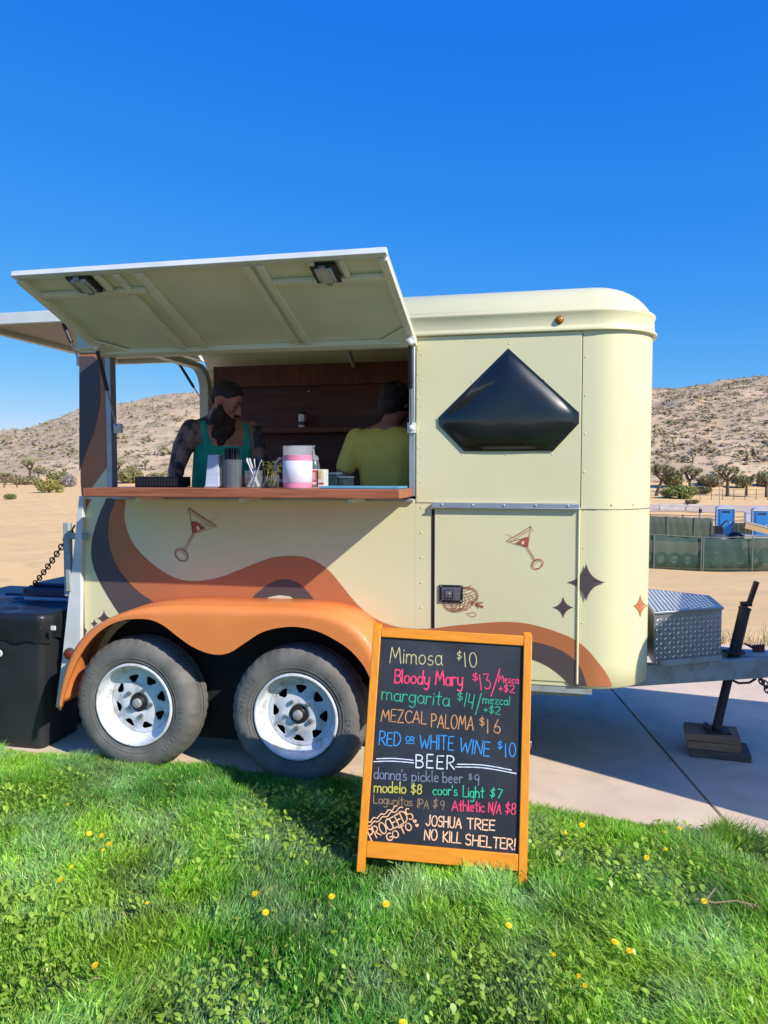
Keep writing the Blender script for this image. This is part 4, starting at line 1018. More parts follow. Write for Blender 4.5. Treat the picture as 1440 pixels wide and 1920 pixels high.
# tailgate folded out, its chain, rear corner trim and latch post
rt_ = MB(); P = [(148, 930), (155.5, 930), (153.5, 1000), (151.5, 1060), (151, 1215), (128, 1283), (113, 1328), (104, 1326), (116, 1235), (126, 1140), (137, 1040)]
rt_.prism([tuple(onY(x, y, -.035)[k] for k in (0, 2)) for x, y in P], lambda x, z, d: (x, d, z), -.035, -.006)
rt_.build('corner_trim', WHITE, TR, bevel=.003)
lp = MB(); a = onY(125, 980, -.02); b = onY(127, 1118, -.02)
lp.box(a.x-.018, a.x+.018, -.03, .005, b.z, a.z); lp.box(a.x+.0181, XR+.05, -.034, -.0355+.016, a.z-.09, a.z-.055); lp.box(a.x+.002, a.x+.03, -.045, -.0305, b.z+.03, b.z+.24)
lp.build('latch_post', PALEGREY, TR, bevel=.004)
tl = MB(); p = onY(132, 1225, -.04); tl.lathe([(.032, 0), (.032, .014), (.024, .02)], p, (0, -1, 0), 20, 1); tl.lathe([(.024, .014), (.018, .024), (.0005, .027)], p, (0, -1, 0), 20, 0)
tl.build('tail_lamp', [mat('red_lens', (.20, .02, .015), .3), RUST], TR)
def chain(mb, a, b, n, sag, r=.016, w_=.0042, m=0):
    a = Vector(a); b = Vector(b); P = [a.lerp(b, k/n)-Vector((0, 0, sag*4*(k/n)*(1-k/n))) for k in range(n+1)]
    for k in range(n):
        c = (P[k]+P[k+1])/2; d = (P[k+1]-P[k]); L = d.length*.5+w_*1.2; d.normalize(); sdv = d.cross(Vector((0, 1, .3))).normalized(); up_ = d.cross(sdv)
        q = sdv if k % 2 else (sdv*.25+up_).normalized()
        mb.tube([c+d*(L*math.cos(t))+q*(L*.62*math.sin(t)) for t in [2*math.pi*j/14 for j in range(14)]], w_, 6, m, closed=True)
cm = MB(); chain(cm, onY(139, 987, .0), onY(46, 1117, .40), 23, .02); cm.build('chain', RUST, TR)
hb = MB(); q = onY(30, 1115, .40); hb.tube([q+Vector((-.07, 0, -.03)), q+Vector((-.07, 0, 0)), q+Vector((.05, 0, 0)), q+Vector((.055, 0, -.03))], .009, 8); hb.build('chain_bracket', RUST, TR)

# tongue
TY = TW/2
HITCH = Vector((2.03, TY, .44))
to = MB()
def rail(y0, sgn):
    a = Vector((1.12, y0-sgn*.10, .455)); b = Vector((HITCH.x-.02, TY-sgn*.035, .455)); d = (b-a).normalized(); sd_ = d.cross(Vector((0, 0, 1)))
    to.obox((a+b)/2, (b-a)/2, sd_*.025, Vector((0, 0, .055)))
rail(.46, 1); rail(TW-.46, -1)
to.obox((1.50, TY, .508), (.15, 0, 0), (0, .24, 0), (0, 0, .006))
tongue = to.build('tongue', PALEGREY, TR, bevel=.004)
cpn = MB()
cpn.obox((1.93, TY, .47), (.16, 0, 0), (0, .062, 0), (0, 0, .055)); 
cpn.tube([(2.07, TY, .475), (2.14, TY, .465), (2.20, TY, .455)], [.06, .058, .05], 14); cpn.ell((2.20, TY, .45), (.062, .062, .05))
cpn.build('coupler', PALEGREY, tongue, bevel=.012, seg=3)
lk = MB(); p = onY(1388, 1262, TY-.075)
lk.obox(p, (.055, 0, 0), (0, .012, 0), (0, 0, .018)); lk.tube([p+Vector((-.07, -.01, .005)), p+Vector((-.03, -.016, .008))], .010, 8)
lk.tube([p+Vector((-.02, -.012, -.015)), p+Vector((-.05, -.02, -.04)), p+Vector((-.055, -.02, -.03))], .004, 6)
lk.build('hitch_latch', BLACK, tongue, bevel=.003)
lv = MB(); p = onY(1422, 1219, TY)
lv.obox(p, (.03, 0, .004), (0, .012, 0), (0, 0, .030)); lv.tube([p+Vector((-.02, 0, .01)), p+Vector((-.075, 0, .035))], [.010, .004], 8); lv.build('release_lever', mat('red_lever', (.13, .025, .018), .6), tongue, bevel=.004)
cc = MB(); chain(cc, onY(1424, 1268, TY-.06), onY(1475, 1312, TY-.05), 7, .02, w_=.0045); chain(cc, onY(1420, 1266, TY-.03), onY(1462, 1330, TY-.02), 8, .0, w_=.0045)
cc.tube([onY(1370, 1274, TY-.03), onY(1385, 1281, TY-.03), onY(1405, 1280, TY-.03), onY(1418, 1272, TY-.03)], .007, 8)
cc.build('safety_chain', mat('old_chain', (.20, .17, .15), .6, .5, c2=(.12, .07, .05), scale=40), tongue)
jk = MB(); JF = Vector((1.70, .62, .128)); JT = Vector((1.905, .86, .86)); jd = (JT-JF).normalized()
P = lambda t: JF.lerp(JT, t)
jk.tube([P(.0), P(.60)], .024, 14, 0); jk.tube([P(.44), P(.86)], .031, 16, 0); jk.lathe([(.034, 0), (.034, .012)], P(.855), jd, 18, 0)
jk.lathe([(.058, 0), (.058, .012)], (P(.525).x, P(.525).y, .527), (0, 0, 1), 6, 0)
jk.tube([P(.86), P(.895)], .012, 8, 0); k0 = P(.895); jk.tube([k0+Vector((-.03, 0, 0)), k0+Vector((.03, -.01, .005))], .015, 8, 0)
jk.tube([k0+Vector((.015, 0, 0)), k0+Vector((.05, -.01, .13))], .0155, 12, 0)
jk.obox((JF.x+.005, JF.y, JF.z-.001), (.062, 0, 0), (0, .055, 0), (0, 0, .005), 0); jk.obox((JF.x-.045, JF.y, JF.z+.012), (.012, 0, 0), (0, .05, 0), (0, 0, .012), 0)
jk.build('tongue_jack', mat('jack_steel', (.022, .017, .015), .6, c2=(.05, .03, .024), scale=25), TR, bevel=.002)

# tread-plate box on the tongue
tb = MB()
A = Vector((1.345, .385, 0)); Bq = Vector((1.715, .615, 0)); D1 = (Bq-A).normalized(); nrm = Vector((D1.y, -D1.x, 0))
L1 = (Bq-A).length; z0, z1 = .515, .785
Cc = Vector((1.715, TW-.615, 0)); Dd = Vector((1.345, TW-.385, 0))
pl = [(p.x, p.y) for p in (A, Bq, Cc, Dd)]
tb.prism(pl, lambda x, y, d: (x, y, d), z0, z1, 0)
lid = [(A-D1*.01+nrm*.008), (Bq+D1*.006+nrm*.008), (Cc+Vector((.012, .012, 0))), (Dd+Vector((-.01, .012, 0)))]
tb.prism([(p.x, p.y) for p in lid], lambda x, y, d: (x, y, d), z1+.001, z1+.014, 0)
for i in range(16):
    for j in range(11):
        u = .018+i*(L1-.03)/15; z = z0+.018+j*.0245; s = 1 if (i+j) % 2 else -1
        if z > z1-.01: continue
        c = A+D1*u+Vector((0, 0, z)); d = (D1*.72+Vector((0, 0, .7*s))).normalized()
        q = d.cross(nrm); hl, hw_, ht = .0130, .0036, .0042
        tb.add([c+d*hl, c+q*hw_, c-d*hl, c-q*hw_, c+nrm*ht+d*hl*.4, c+nrm*ht-d*hl*.4], [(0, 1, 4), (1, 5, 4), (1, 2, 5), (2, 3, 5), (3, 4, 5), (3, 0, 4)], 1, True)
for i in range(26):
    for j in range(18):
        x = 1.33+j*.022; y = .42+i*.031; s = 1 if (i+j) % 2 else -1
        if y < .40+(x-1.345)*.622 or y > TW-.40-(x-1.345)*.622 or x > 1.70 or x < 1.345: continue
        c = Vector((x, y, z1+.014)); d = Vector((.7, .7*s, 0)); q = Vector((-.7*s, .7, 0)); hl, hw_, ht = .0125, .0034, .0036; n_ = Vector((0, 0, 1))
        tb.add([c+d*hl, c+q*hw_, c-d*hl, c-q*hw_, c+n_*ht+d*hl*.4, c+n_*ht-d*hl*.4], [(0, 1, 4), (1, 5, 4), (1, 2, 5), (2, 3, 5), (3, 4, 5), (3, 0, 4)], 1, True)
tb.build('tool_box', [ALU, ALUWORN], TR, bevel=.002)
tr_ = MB(); tr_.bar(A+D1*.035+Vector((0, 0, z0+.012))+nrm*.0005, Bq+Vector((0, 0, z0+.012))+nrm*.0005, .03, .012, nrm); tr_.build('box_rail', PALEGREY, TR, bevel=.002)
# ------------------------------------------------------------------ jack blocks
BLK = mat('old_plank', (.44, .24, .12), .85, c2=(.30, .16, .08), scale=3, stretch=(1, 9, 9), bump=.1)
BLKD = mat('dark_plank', (.20, .13, .085), .9, c2=(.13, .09, .06), scale=3, stretch=(1, 9, 9), bump=.1)
Rz = Matrix.Rotation(-.10, 3, 'Z')
for k, (dx, dy, hx, m, lb) in enumerate(((.03, .0, .150, BLKD, 'dark weathered plank, lowest of the three under the tongue jack'), (.0, .01, .132, BLK, 'brown plank in the middle of the stack under the jack'), (-.005, .02, .136, BLK, 'brown plank on top of the stack, the jack foot on it'))):
    b = MB(); b.obox((JF.x+dx-.015, JF.y+dy, .021+k*.0405), Rz @ Vector((hx, 0, 0)), Rz @ Vector((0, .10, 0)), (0, 0, .0197)); x = b.build('wood_block', m, None, bevel=.004, org=(JF.x+dx, JF.y+dy, k*.0405)); tag(x, lb, 'wood block', 'planks stacked under the tongue jack')

# ------------------------------------------------------------------ chalkboard A-frame sign
SB = Vector((.116, -1.0145, .008)); SW, SHT, LEAN, YAW, ROLL = .639, .927, .298, .1158, -.0398
SU = Vector((math.cos(YAW)*math.cos(ROLL), math.sin(YAW)*math.cos(ROLL), math.sin(ROLL))); SN0 = Vector((-math.sin(YAW), math.cos(YAW), 0)); SV0 = SN0.cross(SU)
if SV0.z < 0: SV0 = -SV0
SV = SV0*math.cos(LEAN)+SN0*math.sin(LEAN); SN = SU.cross(SV)    # SN towards the viewer
SG = thing('menu_board', 'orange framed chalkboard A-frame sign with hand-lettered drinks menu standing on the lawn', 'sign', SB+SU*SW/2)
sp = lambda u, v, h=0.: SB+SU*u+SV*v+SN*h
def suv(px, py, h=-.012):
    o = sp(0, 0, h); p = onP(px, py, o, SN)-o; return p.dot(SU), p.dot(SV)
OAK = mat('orange_stained_pine', (.86, .31, .008), .45, c2=(.76, .25, .006), scale=4, detail=6, stretch=(14, 14, 1.2), bump=.05, coat=.2)
OAKH = mat('orange_stained_rail', (.86, .31, .008), .45, c2=(.76, .25, .006), scale=4, detail=6, stretch=(1.2, 14, 14), bump=.05, coat=.2)
FWD_ = .033; FD = .014
for u in (FWD_/2, SW-FWD_/2): b = MB(); b.obox(sp(u, SHT/2, -FD), SU*(FWD_/2), SV*(SHT/2), SN*FD); b.build('frame_stile', OAK, SG, bevel=.003)
vB0 = suv(800, 1612, 0)[1]; vB1 = suv(800, 1587, 0)[1]
for v0, v1_ in ((SHT-.042, SHT-.002), (vB0-.012, vB1)): b = MB(); b.obox(sp(SW/2, (v0+v1_)/2, -FD-.001), SU*(SW/2-FWD_-.0005), SV*((v1_-v0)/2), SN*(FD-.001)); b.build('frame_rail', OAKH, SG, bevel=.003)
BOARD = mat('black_slate', (.016, .018, .023), .5, c2=(.042, .044, .052), scale=4.5, detail=8, lo=.42, hi=.78)
b = MB(); b.obox(sp(SW/2, (vB1+SHT-.04)/2, -.016), SU*(SW/2-FWD_+.004), SV*((SHT-.04-vB1)/2+.004), SN*.003); board = b.build('chalkboard', BOARD, SG)
RV = (SV0*math.cos(LEAN)-SN0*math.sin(LEAN)).normalized(); TOPP = sp(0, SHT, 0)+SN0*.035; RN = SU.cross(RV)    # rear leaf
for u in (FWD_/2, SW-FWD_/2): b = MB(); b.obox(TOPP+SU*u-RV*(SHT/2), SU*(FWD_/2), RV*(SHT/2), RN*FD); b.build('frame_stile', OAK, SG, bevel=.003)
b = MB(); b.obox(TOPP+SU*SW/2-RV*(SHT*.46), SU*(SW/2-FWD_), RV*(SHT*.40), RN*.003); b.build('chalkboard', BOARD, SG)
for q in (.06, .86): b = MB(); b.obox(TOPP+SU*SW/2-RV*(SHT*q), SU*(SW/2-FWD_-.0005), RV*.02, RN*(FD-.001)); b.build('frame_rail', OAKH, SG, bevel=.003)
b = MB(); chainpts = [sp(SW+.004, .52, -.01), sp(SW+.006, .50, -.05), sp(SW+.004, .47, -.12), sp(SW+.0, .47, -.2)]; b.tube(chainpts, .003, 6); b.build('stay_cord', WHITE, SG)

INK = {}
def chalk(name, r, g, b_): 
    q = rgb(r, g, b_); INK[name] = mat('chalk_'+name, q[:3], .7, c2=(q[0]*.62+.012, q[1]*.62+.012, q[2]*.62+.014), scale=75, detail=5, lo=.48, hi=.72); return INK[name]
for n_, c in dict(cream=(205, 195, 138), pink=(250, 66, 112), green=(44, 168, 128), tan=(208, 148, 98), blue=(48, 150, 226), white=(226, 230, 246), slate=(128, 134, 156), yellow=(205, 196, 82), mint=(48, 196, 142), brown=(152, 122, 90), peach=(252, 192, 142), peachw=(255, 200, 160)).items(): chalk(n_, *c)
def c1(x, y): return (650+x/3.8919, 1160+y/3.8919)
def c2_(x, y): return (650+x/3.8919, 1400+y/3.8919)
rs = random.Random(4)
def chalk_line(mb, pts, wd, h):
    n = len(pts)
    if n < 2: return
    L = []; R_ = []
    for i, p in enumerate(pts):
        t = Vector(pts[min(i+1, n-1)])-Vector(pts[max(i-1, 0)])
        if t.length < 1e-7: t = Vector((1, 0))
        t.normalize(); q = Vector((-t.y, t.x))*wd/2*rs.uniform(.85, 1.12)
        if i == 0: p = Vector(p)-t*wd*.4
        if i == n-1: p = Vector(p)+t*wd*.4
        p = Vector(p); a = p+q; b = p-q; L.append(sp(a.x, a.y, h)); R_.append(sp(b.x, b.y, h))
    mb.grid([L, R_], 0, False)
LH = [-.0122]
def write(text, crop, p0, p1, hpx, col, wpx=6.2, gap=.16, xs=1.0, jit=.03):
    a = Vector(suv(*crop(*p0))); b = Vector(suv(*crop(*p1))); d = b-a
    hh = (Vector(suv(*crop(p0[0], p0[1]-hpx)))-a).length
    wds = [GL[ch][0] if ch != ' ' else .34 for ch in text]; tot = sum(wds)+gap*(len(text)-1)
    k = d.length/(tot*hh); e1_ = d.normalized(); e2_ = Vector((-e1_.y, e1_.x)); mb = MB(); s = 0
    wd = wpx/3.8919*(SW/300)
    for ch, wch in zip(text, wds):
        if ch != ' ':
            jr = rs.uniform(-jit, jit); js = 1+rs.uniform(-jit, jit)*1.2; jy = rs.uniform(-jit, jit)*.8
            for st in GL[ch][1]:
                pts = []
                for gx, gy in st:
                    x = (s+gx)*k*hh+(gy*jr)*hh; y = (gy*js+jy)*hh; pts.append(a+e1_*x+e2_*y)
                den = []
                for i in range(len(pts)-1):
                    m_ = max(1, int((pts[i+1]-pts[i]).length/.008))
                    den += [pts[i].lerp(pts[i+1], j/m_) for j in range(m_)]
                den.append(pts[-1]); LH[0] += 2e-6; chalk_line(mb, den, wd*.92, LH[0])
        s += wch+gap
    mb.build('lettering', INK[col], board)
def strokes(lines, crop, col, wpx=6):
    mb = MB(); wd = wpx/3.8919*(SW/300)
    for L in lines: LH[0] += 2e-6; chalk_line(mb, [Vector(suv(*crop(*p))) for p in [(q.x, q.y) for q in resample(L, max(8, 5*len(L)))]], wd, LH[0])
    mb.build('lettering', INK[col], board)
write('Mimosa', c1, (315, 322), (695, 340), 122, 'cream', 7.5)
write('$', c1, (803, 298), (835, 300), 60, 'cream', 6); write('10', c1, (862, 355), (950, 350), 108, 'cream', 7.5, gap=.3)
write('Bloody', c1, (350, 466), (602, 482), 98, 'pink', 11, gap=.12); write('Mary', c1, (648, 484), (846, 490), 108, 'pink', 11, gap=.12)
write('$', c1, (918, 452), (956, 454), 58, 'pink', 7); write('13', c1, (978, 520), (1055, 512), 112, 'pink', 8, gap=.3)
strokes([[(1055, 562), (1085, 470), (1118, 368)]], c1, 'pink', 8)
write('Mezca', c1, (1108, 462), (1254, 474), 52, 'pink', 7); write('+$2', c1, (1108, 530), (1222, 542), 56, 'pink', 7)
write('margarita', c1, (255, 590), (748, 638), 98, 'green', 9, gap=.13)
write('$', c1, (806, 596), (844, 600), 58, 'green', 7); write('14', c1, (855, 640), (918, 656), 100, 'green', 8, gap=.22); strokes([[(940, 700), (960, 630), (982, 546)]], c1, 'green', 8)
write('mezcal', c1, (993, 620), (1190, 630), 62, 'green', 7.5); write('+$2', c1, (998, 682), (1116, 702), 56, 'green', 7)
write('MEZCAL', c1, (250, 748), (580, 768), 88, 'tan', 8); write('PALOMA', c1, (618, 790), (924, 812), 98, 'tan', 8)
write('$', c1, (970, 780), (1006, 782), 60, 'tan', 7); write('16', c1, (1024, 834), (1122, 838), 100, 'tan', 8, gap=.4)
write('RED', c1, (236, 920), (388, 930), 96, 'blue', 8.5); write('OR', c1, (430, 893), (492, 897), 36, 'blue', 7); strokes([[(432, 908), (492, 912)]], c1, 'blue', 6)
write('WHITE', c1, (532, 948), (778, 960), 100, 'blue', 8.5); write('WINE', c1, (822, 972), (1040, 1003), 102, 'blue', 8.5)
write('$', c1, (1102, 948), (1136, 950), 56, 'blue', 7); write('10', c1, (1155, 1008), (1232, 1010), 98, 'blue', 8, gap=.3)
write('BEER', c2_, (506, 152), (785, 165), 94, 'white', 9, gap=.28)
strokes([[(220, 88), (350, 86), (485, 99)], [(200, 109), (340, 106), (488, 118)]], c2_, 'white', 7); strokes([[(808, 128), (1000, 135), (1200, 170)], [(795, 148), (1000, 155), (1236, 196)]], c2_, 'white', 7)
write("donna's", c2_, (200, 234), (436, 247), 80, 'slate', 7.5, gap=.12); write('pickle', c2_, (476, 250), (670, 258), 76, 'slate', 7.5); write('beer', c2_, (702, 262), (846, 266), 76, 'slate', 7.5)
write('$', c2_, (888, 240), (914, 242), 44, 'slate', 6); write('9', c2_, (932, 282), (966, 284), 80, 'slate', 7)
write('modelo', c2_, (200, 330), (432, 340), 78, 'yellow', 9, gap=.12); write('$8', c2_, (470, 342), (546, 346), 66, 'yellow', 8.5, gap=.2)
write("coor's", c2_, (630, 350), (808, 356), 70, 'mint', 8, gap=.12); write('Light', c2_, (848, 364), (1000, 374), 78, 'mint', 8, gap=.14); write('$7', c2_, (1045, 366), (1128, 382), 66, 'mint', 8, gap=.3)
write('Lagunitas', c2_, (196, 412), (480, 432), 62, 'brown', 7, gap=.12); write('IPA', c2_, (515, 444), (596, 454), 66, 'brown', 7, gap=.2); write('$9', c2_, (628, 444), (706, 462), 66, 'brown', 7, gap=.3)
write('Athletic', c2_, (768, 466), (1005, 476), 76, 'pink', 8.5, gap=.1); write('N/A', c2_, (1034, 478), (1124, 490), 74, 'pink', 8.5); write('$8', c2_, (1156, 482), (1230, 496), 78, 'pink', 8.5)
write('PROCEEDS', c2_, (182, 684), (490, 520), 84, 'peach', 9, gap=.12); write('GO', c2_, (305, 692), (385, 652), 54, 'peach', 9); write('TO', c2_, (402, 640), (480, 600), 54, 'peach', 9)
def heart(x, y, s): return [(x, y+s), (x-s, y-s*.1), (x-s*.7, y-s*.8), (x-s*.15, y-s*.45), (x, y-s*.1), (x+s*.15, y-s*.45), (x+s*.7, y-s*.8), (x+s, y-s*.1), (x, y+s)]
strokes([heart(497, 544, 11), heart(513, 574, 10), heart(497, 545, 5), heart(513, 575, 5)], c2_, 'peachw', 6)
strokes([[(160+205*k/16+3*math.sin(k*2), 548-112*k/16+9*math.sin(k*1.55)) for k in range(17)], [(160+248*k/16, 576-136*k/16+9*math.sin(k*1.55+.8)) for k in range(17)]], c2_, 'peach', 7.5)
write('JOSHUA', c2_, (580, 574), (835, 596), 76, 'peachw', 9.5, gap=.15); write('TREE', c2_, (880, 598), (1080, 612), 74, 'peachw', 9.5, gap=.15)
write('NO', c2_, (567, 678), (658, 684), 76, 'peachw', 9.5); write('KILL', c2_, (704, 692), (832, 704), 76, 'peachw', 9.5, gap=.16); write('SHELTER!', c2_, (868, 716), (1228, 752), 78, 'peachw', 9.5, gap=.15)

# ------------------------------------------------------------------ bins at the back of the trailer
BIN = mat('bin_plastic', (.016, .017, .018), .6, c2=(.022, .023, .026), scale=5, bump=.05, bscale=60)
BAG = mat('bag_film', (.014, .015, .018), .42, bump=.9, bscale=11)
BINB = mat('bin_blue', (.022, .036, .075), .45, c2=(.03, .045, .09), scale=6)
bx1, by0 = -1.845, -.16; BHT = .73
t = thing('wheeled_bin', 'black rubbish bin with black liner bag folded over its rim by the lawn', 'bin', (bx1-.27, by0+.27, 0))
b = MB(); secs = []
for z, k in ((.0, .84), (.03, .86), (BHT-.06, .985), (BHT-.06, 1.02), (BHT, 1.03)):
    hx, r = .28*k, .035; ring = []
    for q in range(4):
        for j in range(4):
            a = math.pi/2*q+math.pi/2*j/3; ring.append((bx1-.285+(hx-r)*(1 if q in (0, 3) else -1)+r*math.cos(a), by0+.205+(hx*.7-r)*(1 if q in (0, 1) else -1)+r*math.sin(a), z))
    secs.append(ring)
b.grid(secs, wrap=True); b.add(secs[0], [list(range(16))]); b.build('bin_body', BIN, t, ang=50)
b = MB(); random.seed(9); rows = []
for z, k in ((BHT-.13, 1.035), (BHT-.06, 1.07), (BHT-.01, 1.08), (BHT+.022, 1.05), (BHT+.030, .94), (BHT+.012, .80), (BHT+.018, .55), (BHT+.012, .2)):
    ring = []
    for j in range(64):
        a = 2*math.pi*j/64; c_, s_ = math.cos(a), math.sin(a); e_ = 1/max(abs(c_), abs(s_)); e_ = min(e_, 1.30); rr = .28*k*e_*.985+random.uniform(-.006, .010)
        ring.append((bx1-.285+rr*c_, by0+.205+rr*s_*.70, z+(random.uniform(-.014, .010) if z < BHT-.1 else random.uniform(-.006, .006))))
    rows.append(ring)
b.grid(rows, wrap=True); b.add(rows[-1], [list(range(64))]); bg_ = b.build('liner_bag', BAG, t, ang=80); mm = bg_.modifiers.new('s', 'SUBSURF'); mm.levels = 1; mm.render_levels = 1
b = MB(); p = onY(97, 1178, by0-.012); b.box(p.x-.012, p.x+.012, by0-.004, by0+.006, p.z-.012, p.z+.010); b.build('bin_tag', WHITE, t)
b = MB(); p = onY(0, 1226, by0-.004); b.lathe([(.02, 0), (.018, .004)], p+Vector((-.012, .01, 0)), (0, -1, 0), 16); b.build('sticker', WHITE, t)
o = onY(95, 1093, .30); o.y = .30; t = thing('lidded_bin', 'dark blue lidded bin with a pale band behind the black bin', 'bin', (o.x, o.y, 0))
b = MB(); hx = .17; zt = o.z-.0
b.prism([(o.x-hx, -.0), (o.x+hx, 0), (o.x+hx*.82, 0), (o.x-hx*.82, 0)][:2]+[(o.x+hx, .34), (o.x-hx, .34)], lambda x, y, d: (x, o.y+y, d), .0, zt-.116, 0); b.build('bin_body', BINB, t, bevel=.02)
b = MB(); b.box(o.x-hx-.012, o.x+hx+.012, o.y-.012, o.y+.352, zt-.115, zt-.085, 1); b.box(o.x-hx-.016, o.x+hx+.016, o.y-.018, o.y+.358, zt-.0845, zt-.03, 0); b.obox((o.x, o.y+.17, zt-.018), (hx*.86, 0, 0), (0, .15, 0), (0, 0, .0118), 0)
b.build('lid', [BINB, mat('band_blue', (.34, .42, .52), .5)], t, bevel=.012)
o = onY(20, 1121, .32); o.y = .32; t = thing('blue_tub', 'dark blue storage tub with a shiny lid at the left edge behind the black bin', 'tub', (o.x-.1, o.y, 0))
b = MB(); b.box(o.x-.32, o.x+.17, o.y, o.y+.4, .0, o.z-.03); b.build('tub_body', BINB, t, bevel=.015)
b = MB(); b.box(o.x-.34, o.x+.19, o.y-.02, o.y+.42, o.z-.0295, o.z+.006); b.build('lid', BINB, t, bevel=.01)

# ------------------------------------------------------------------ what stands on the counter
CZ = 1.4405; YC = -.15
CLEAR = glass('clear_plastic', (.45, .52, .56), .06, .13); STRAWB = mat('black_straw', (.012, .013, .018), .35); STRAWW = mat('pale_straw', (.55, .57, .60), .4)
LEMON = leafmat('garnish_yellow', (.45, .42, .12), (.28, .30, .08)); HERB = leafmat('garnish_green', (.14, .16, .05), (.09, .10, .03))
def cx_(px, y=YC): return onY(px, 905, y).x
def cz_(px, py, y=YC): return onY(px, py, y).z
def cupshell(mb, x, y, r0, r1, h, n=28, m=0, base=.004, th=.0022):
    mb.lathe([(.001, 0), (r0, 0), (r1, h), (r1-th, h), (r0-th, base), (.001, base)], (x, y, CZ), (0, 0, 1), n, m)
x0, x1 = cx_(228), cx_(312)
b = MB(); b.box(x0, x1, -.02, .12, CZ, cz_(260, 894, -.02)); b.box(x0+.008, x1-.008, -.0225, -.0202, CZ+.004, cz_(260, 894, -.02)-.004, 1)
for k in range(14): b.box(x0+.012+k*(x1-x0-.03)/13, x0+.016+k*(x1-x0-.03)/13, -.0245, -.0227, CZ+.006, CZ+.055, 0)
tag(b.build('bar_caddy', [BLACK, mat('dark_acrylic', (.02, .03, .03), .12)], None, bevel=.002, org=((x0+x1)/2, .05, CZ)), 'long low black bar caddy at the left end of the counter', 'caddy')
x0, x1 = cx_(389), cx_(414); zt = cz_(400, 853)
t = thing('napkin_holder', 'upright holder of pale blue-white napkins beside the black straws', 'napkin holder', ((x0+x1)/2, YC, CZ))
b = MB(); b.add([(x0, YC-.03, CZ), (x1, YC-.03, CZ), (x1-.004, YC-.02, zt), (x0+.014, YC-.02, zt), (x0, YC+.05, CZ), (x1, YC+.05, CZ), (x1-.004, YC+.04, zt), (x0+.014, YC+.04, zt)], [(0, 1, 2, 3), (4, 7, 6, 5), (0, 4, 5, 1), (3, 2, 6, 7), (0, 3, 7, 4), (1, 5, 6, 2)]); b.build('napkin_stack', mat('napkin_paper', (.55, .62, .74), .8, c2=(.45, .52, .66), scale=20, stretch=(1, 1, 4)), t, bevel=.002)
b = MB(); b.box(x0-.002, x1+.002, YC-.035, YC+.055, CZ, CZ+.008); b.tube([(x1+.004, YC, CZ+.01), (x1+.004, YC, zt+.003)], .003, 6); b.build('holder', CHROME, t)
def pitcher(name, label, xc, y, r0, r1, h, side, cat='pitcher'):
    t = thing(name, label, cat, (xc, y, CZ)); b = MB(); cupshell(b, xc, y, r0, r1, h, 36); b.build('body', CLEAR, t, ang=60)
    b = MB(); s = side
    b.tube([(xc+s*(r1-.004), y, CZ+h*.80), (xc+s*(r1+.022), y, CZ+h*.82), (xc+s*(r1+.036), y, CZ+h*.70), (xc+s*(r1+.036), y, CZ+h*.40), (xc+s*(r1+.022), y, CZ+h*.24), (xc+s*(r0+.0), y, CZ+h*.24)], .0065, 10); b.build('handle', CLEAR, t); return t
xc = cx_(436); h = cz_(436, 862)-CZ
t = pitcher('straw_pitcher', 'clear pitcher packed with black drinking straws', xc, YC, .045, .050, h, -1)
for k in range(46):
    a = random.uniform(0, 6.28); r = .039*random.random()**.5; b = MB(); lean = random.uniform(-.004, .004)
    b.tube([(xc+r*math.cos(a)*.9, YC+r*math.sin(a)*.9, CZ+.006), (xc+r*math.cos(a)+lean, YC+r*math.sin(a), cz_(436, 841)+random.uniform(-.005, .005))], .0032, 6); b.build('straw', STRAWB, t)
xc = cx_(476); h = cz_(476, 882)-CZ; t = thing('straw_glass', 'short clear tumbler holding loose pale straws and stirrers', 'glass', (xc, YC, CZ)); b = MB(); cupshell(b, xc, YC, .040, .047, h, 28); b.build('body', CLEAR, t, ang=60)
for k in range(15):
    a = random.uniform(0, 6.28); r = .03*random.random()**.5; tx = random.uniform(-.045, .052); b = MB()
    b.tube([(xc+r*math.cos(a)-tx*.3, YC+r*math.sin(a), CZ+.006), (xc+tx, YC+r*math.sin(a)*.8, cz_(476, 858)+random.uniform(-.02, .004))], .0030, 6); b.build('straw', [STRAWW, STRAWB][k % 3 == 0], t)
for k in range(10): b = MB() if k == 0 else b; a = k*.63; b.box(xc+.036*math.cos(a)-.004, xc+.036*math.cos(a)+.004, YC+.036*math.sin(a)-.004, YC+.036*math.sin(a)+.004, CZ+.0045, CZ+.014)
b.build('cut_base', CLEAR, t, bevel=.002)
xc = cx_(506, .0); h = cz_(506, 892, .0)-CZ; t = thing('garnish_cup', 'clear cup of yellow-green garnish sprigs behind the straw tumbler', 'cup', (xc, 0, CZ)); b = MB(); cupshell(b, xc, 0, .046, .052, h, 28); b.build('body', CLEAR, t, ang=60)
random.seed(2); b = MB()
for k in range(26):
    a = random.uniform(0, 6.28); r = random.uniform(0, .035); tx = random.uniform(-.03, .055); z1_ = cz_(506, 868, 0)+random.uniform(-.05, .0)
    b.tube([(xc+r*math.cos(a), r*math.sin(a), CZ+.006), (xc+r*math.cos(a)+tx, r*math.sin(a), z1_)], .0018, 5, 0); leaf_blob(b, (xc+r*math.cos(a)+tx, r*math.sin(a), z1_), (.012, .012, .015), 12, .008, 1)
b.build('sprigs', [LEMON, HERB, HERB], t)
xc = cx_(558, -.18); y = -.18; h = cz_(558, 836, y)-CZ; r0, r1 = .069, .071
PINK = mat('pink_drink', (.72, .15, .27), .35); LABEL = mat('white_wrap', (.78, .78, .86), .6, c2=(.70, .70, .80), scale=12)
t = thing('pink_drink_pitcher', 'tall clear plastic pitcher of pink drink with a white wrap label', 'pitcher', (xc, y, CZ))
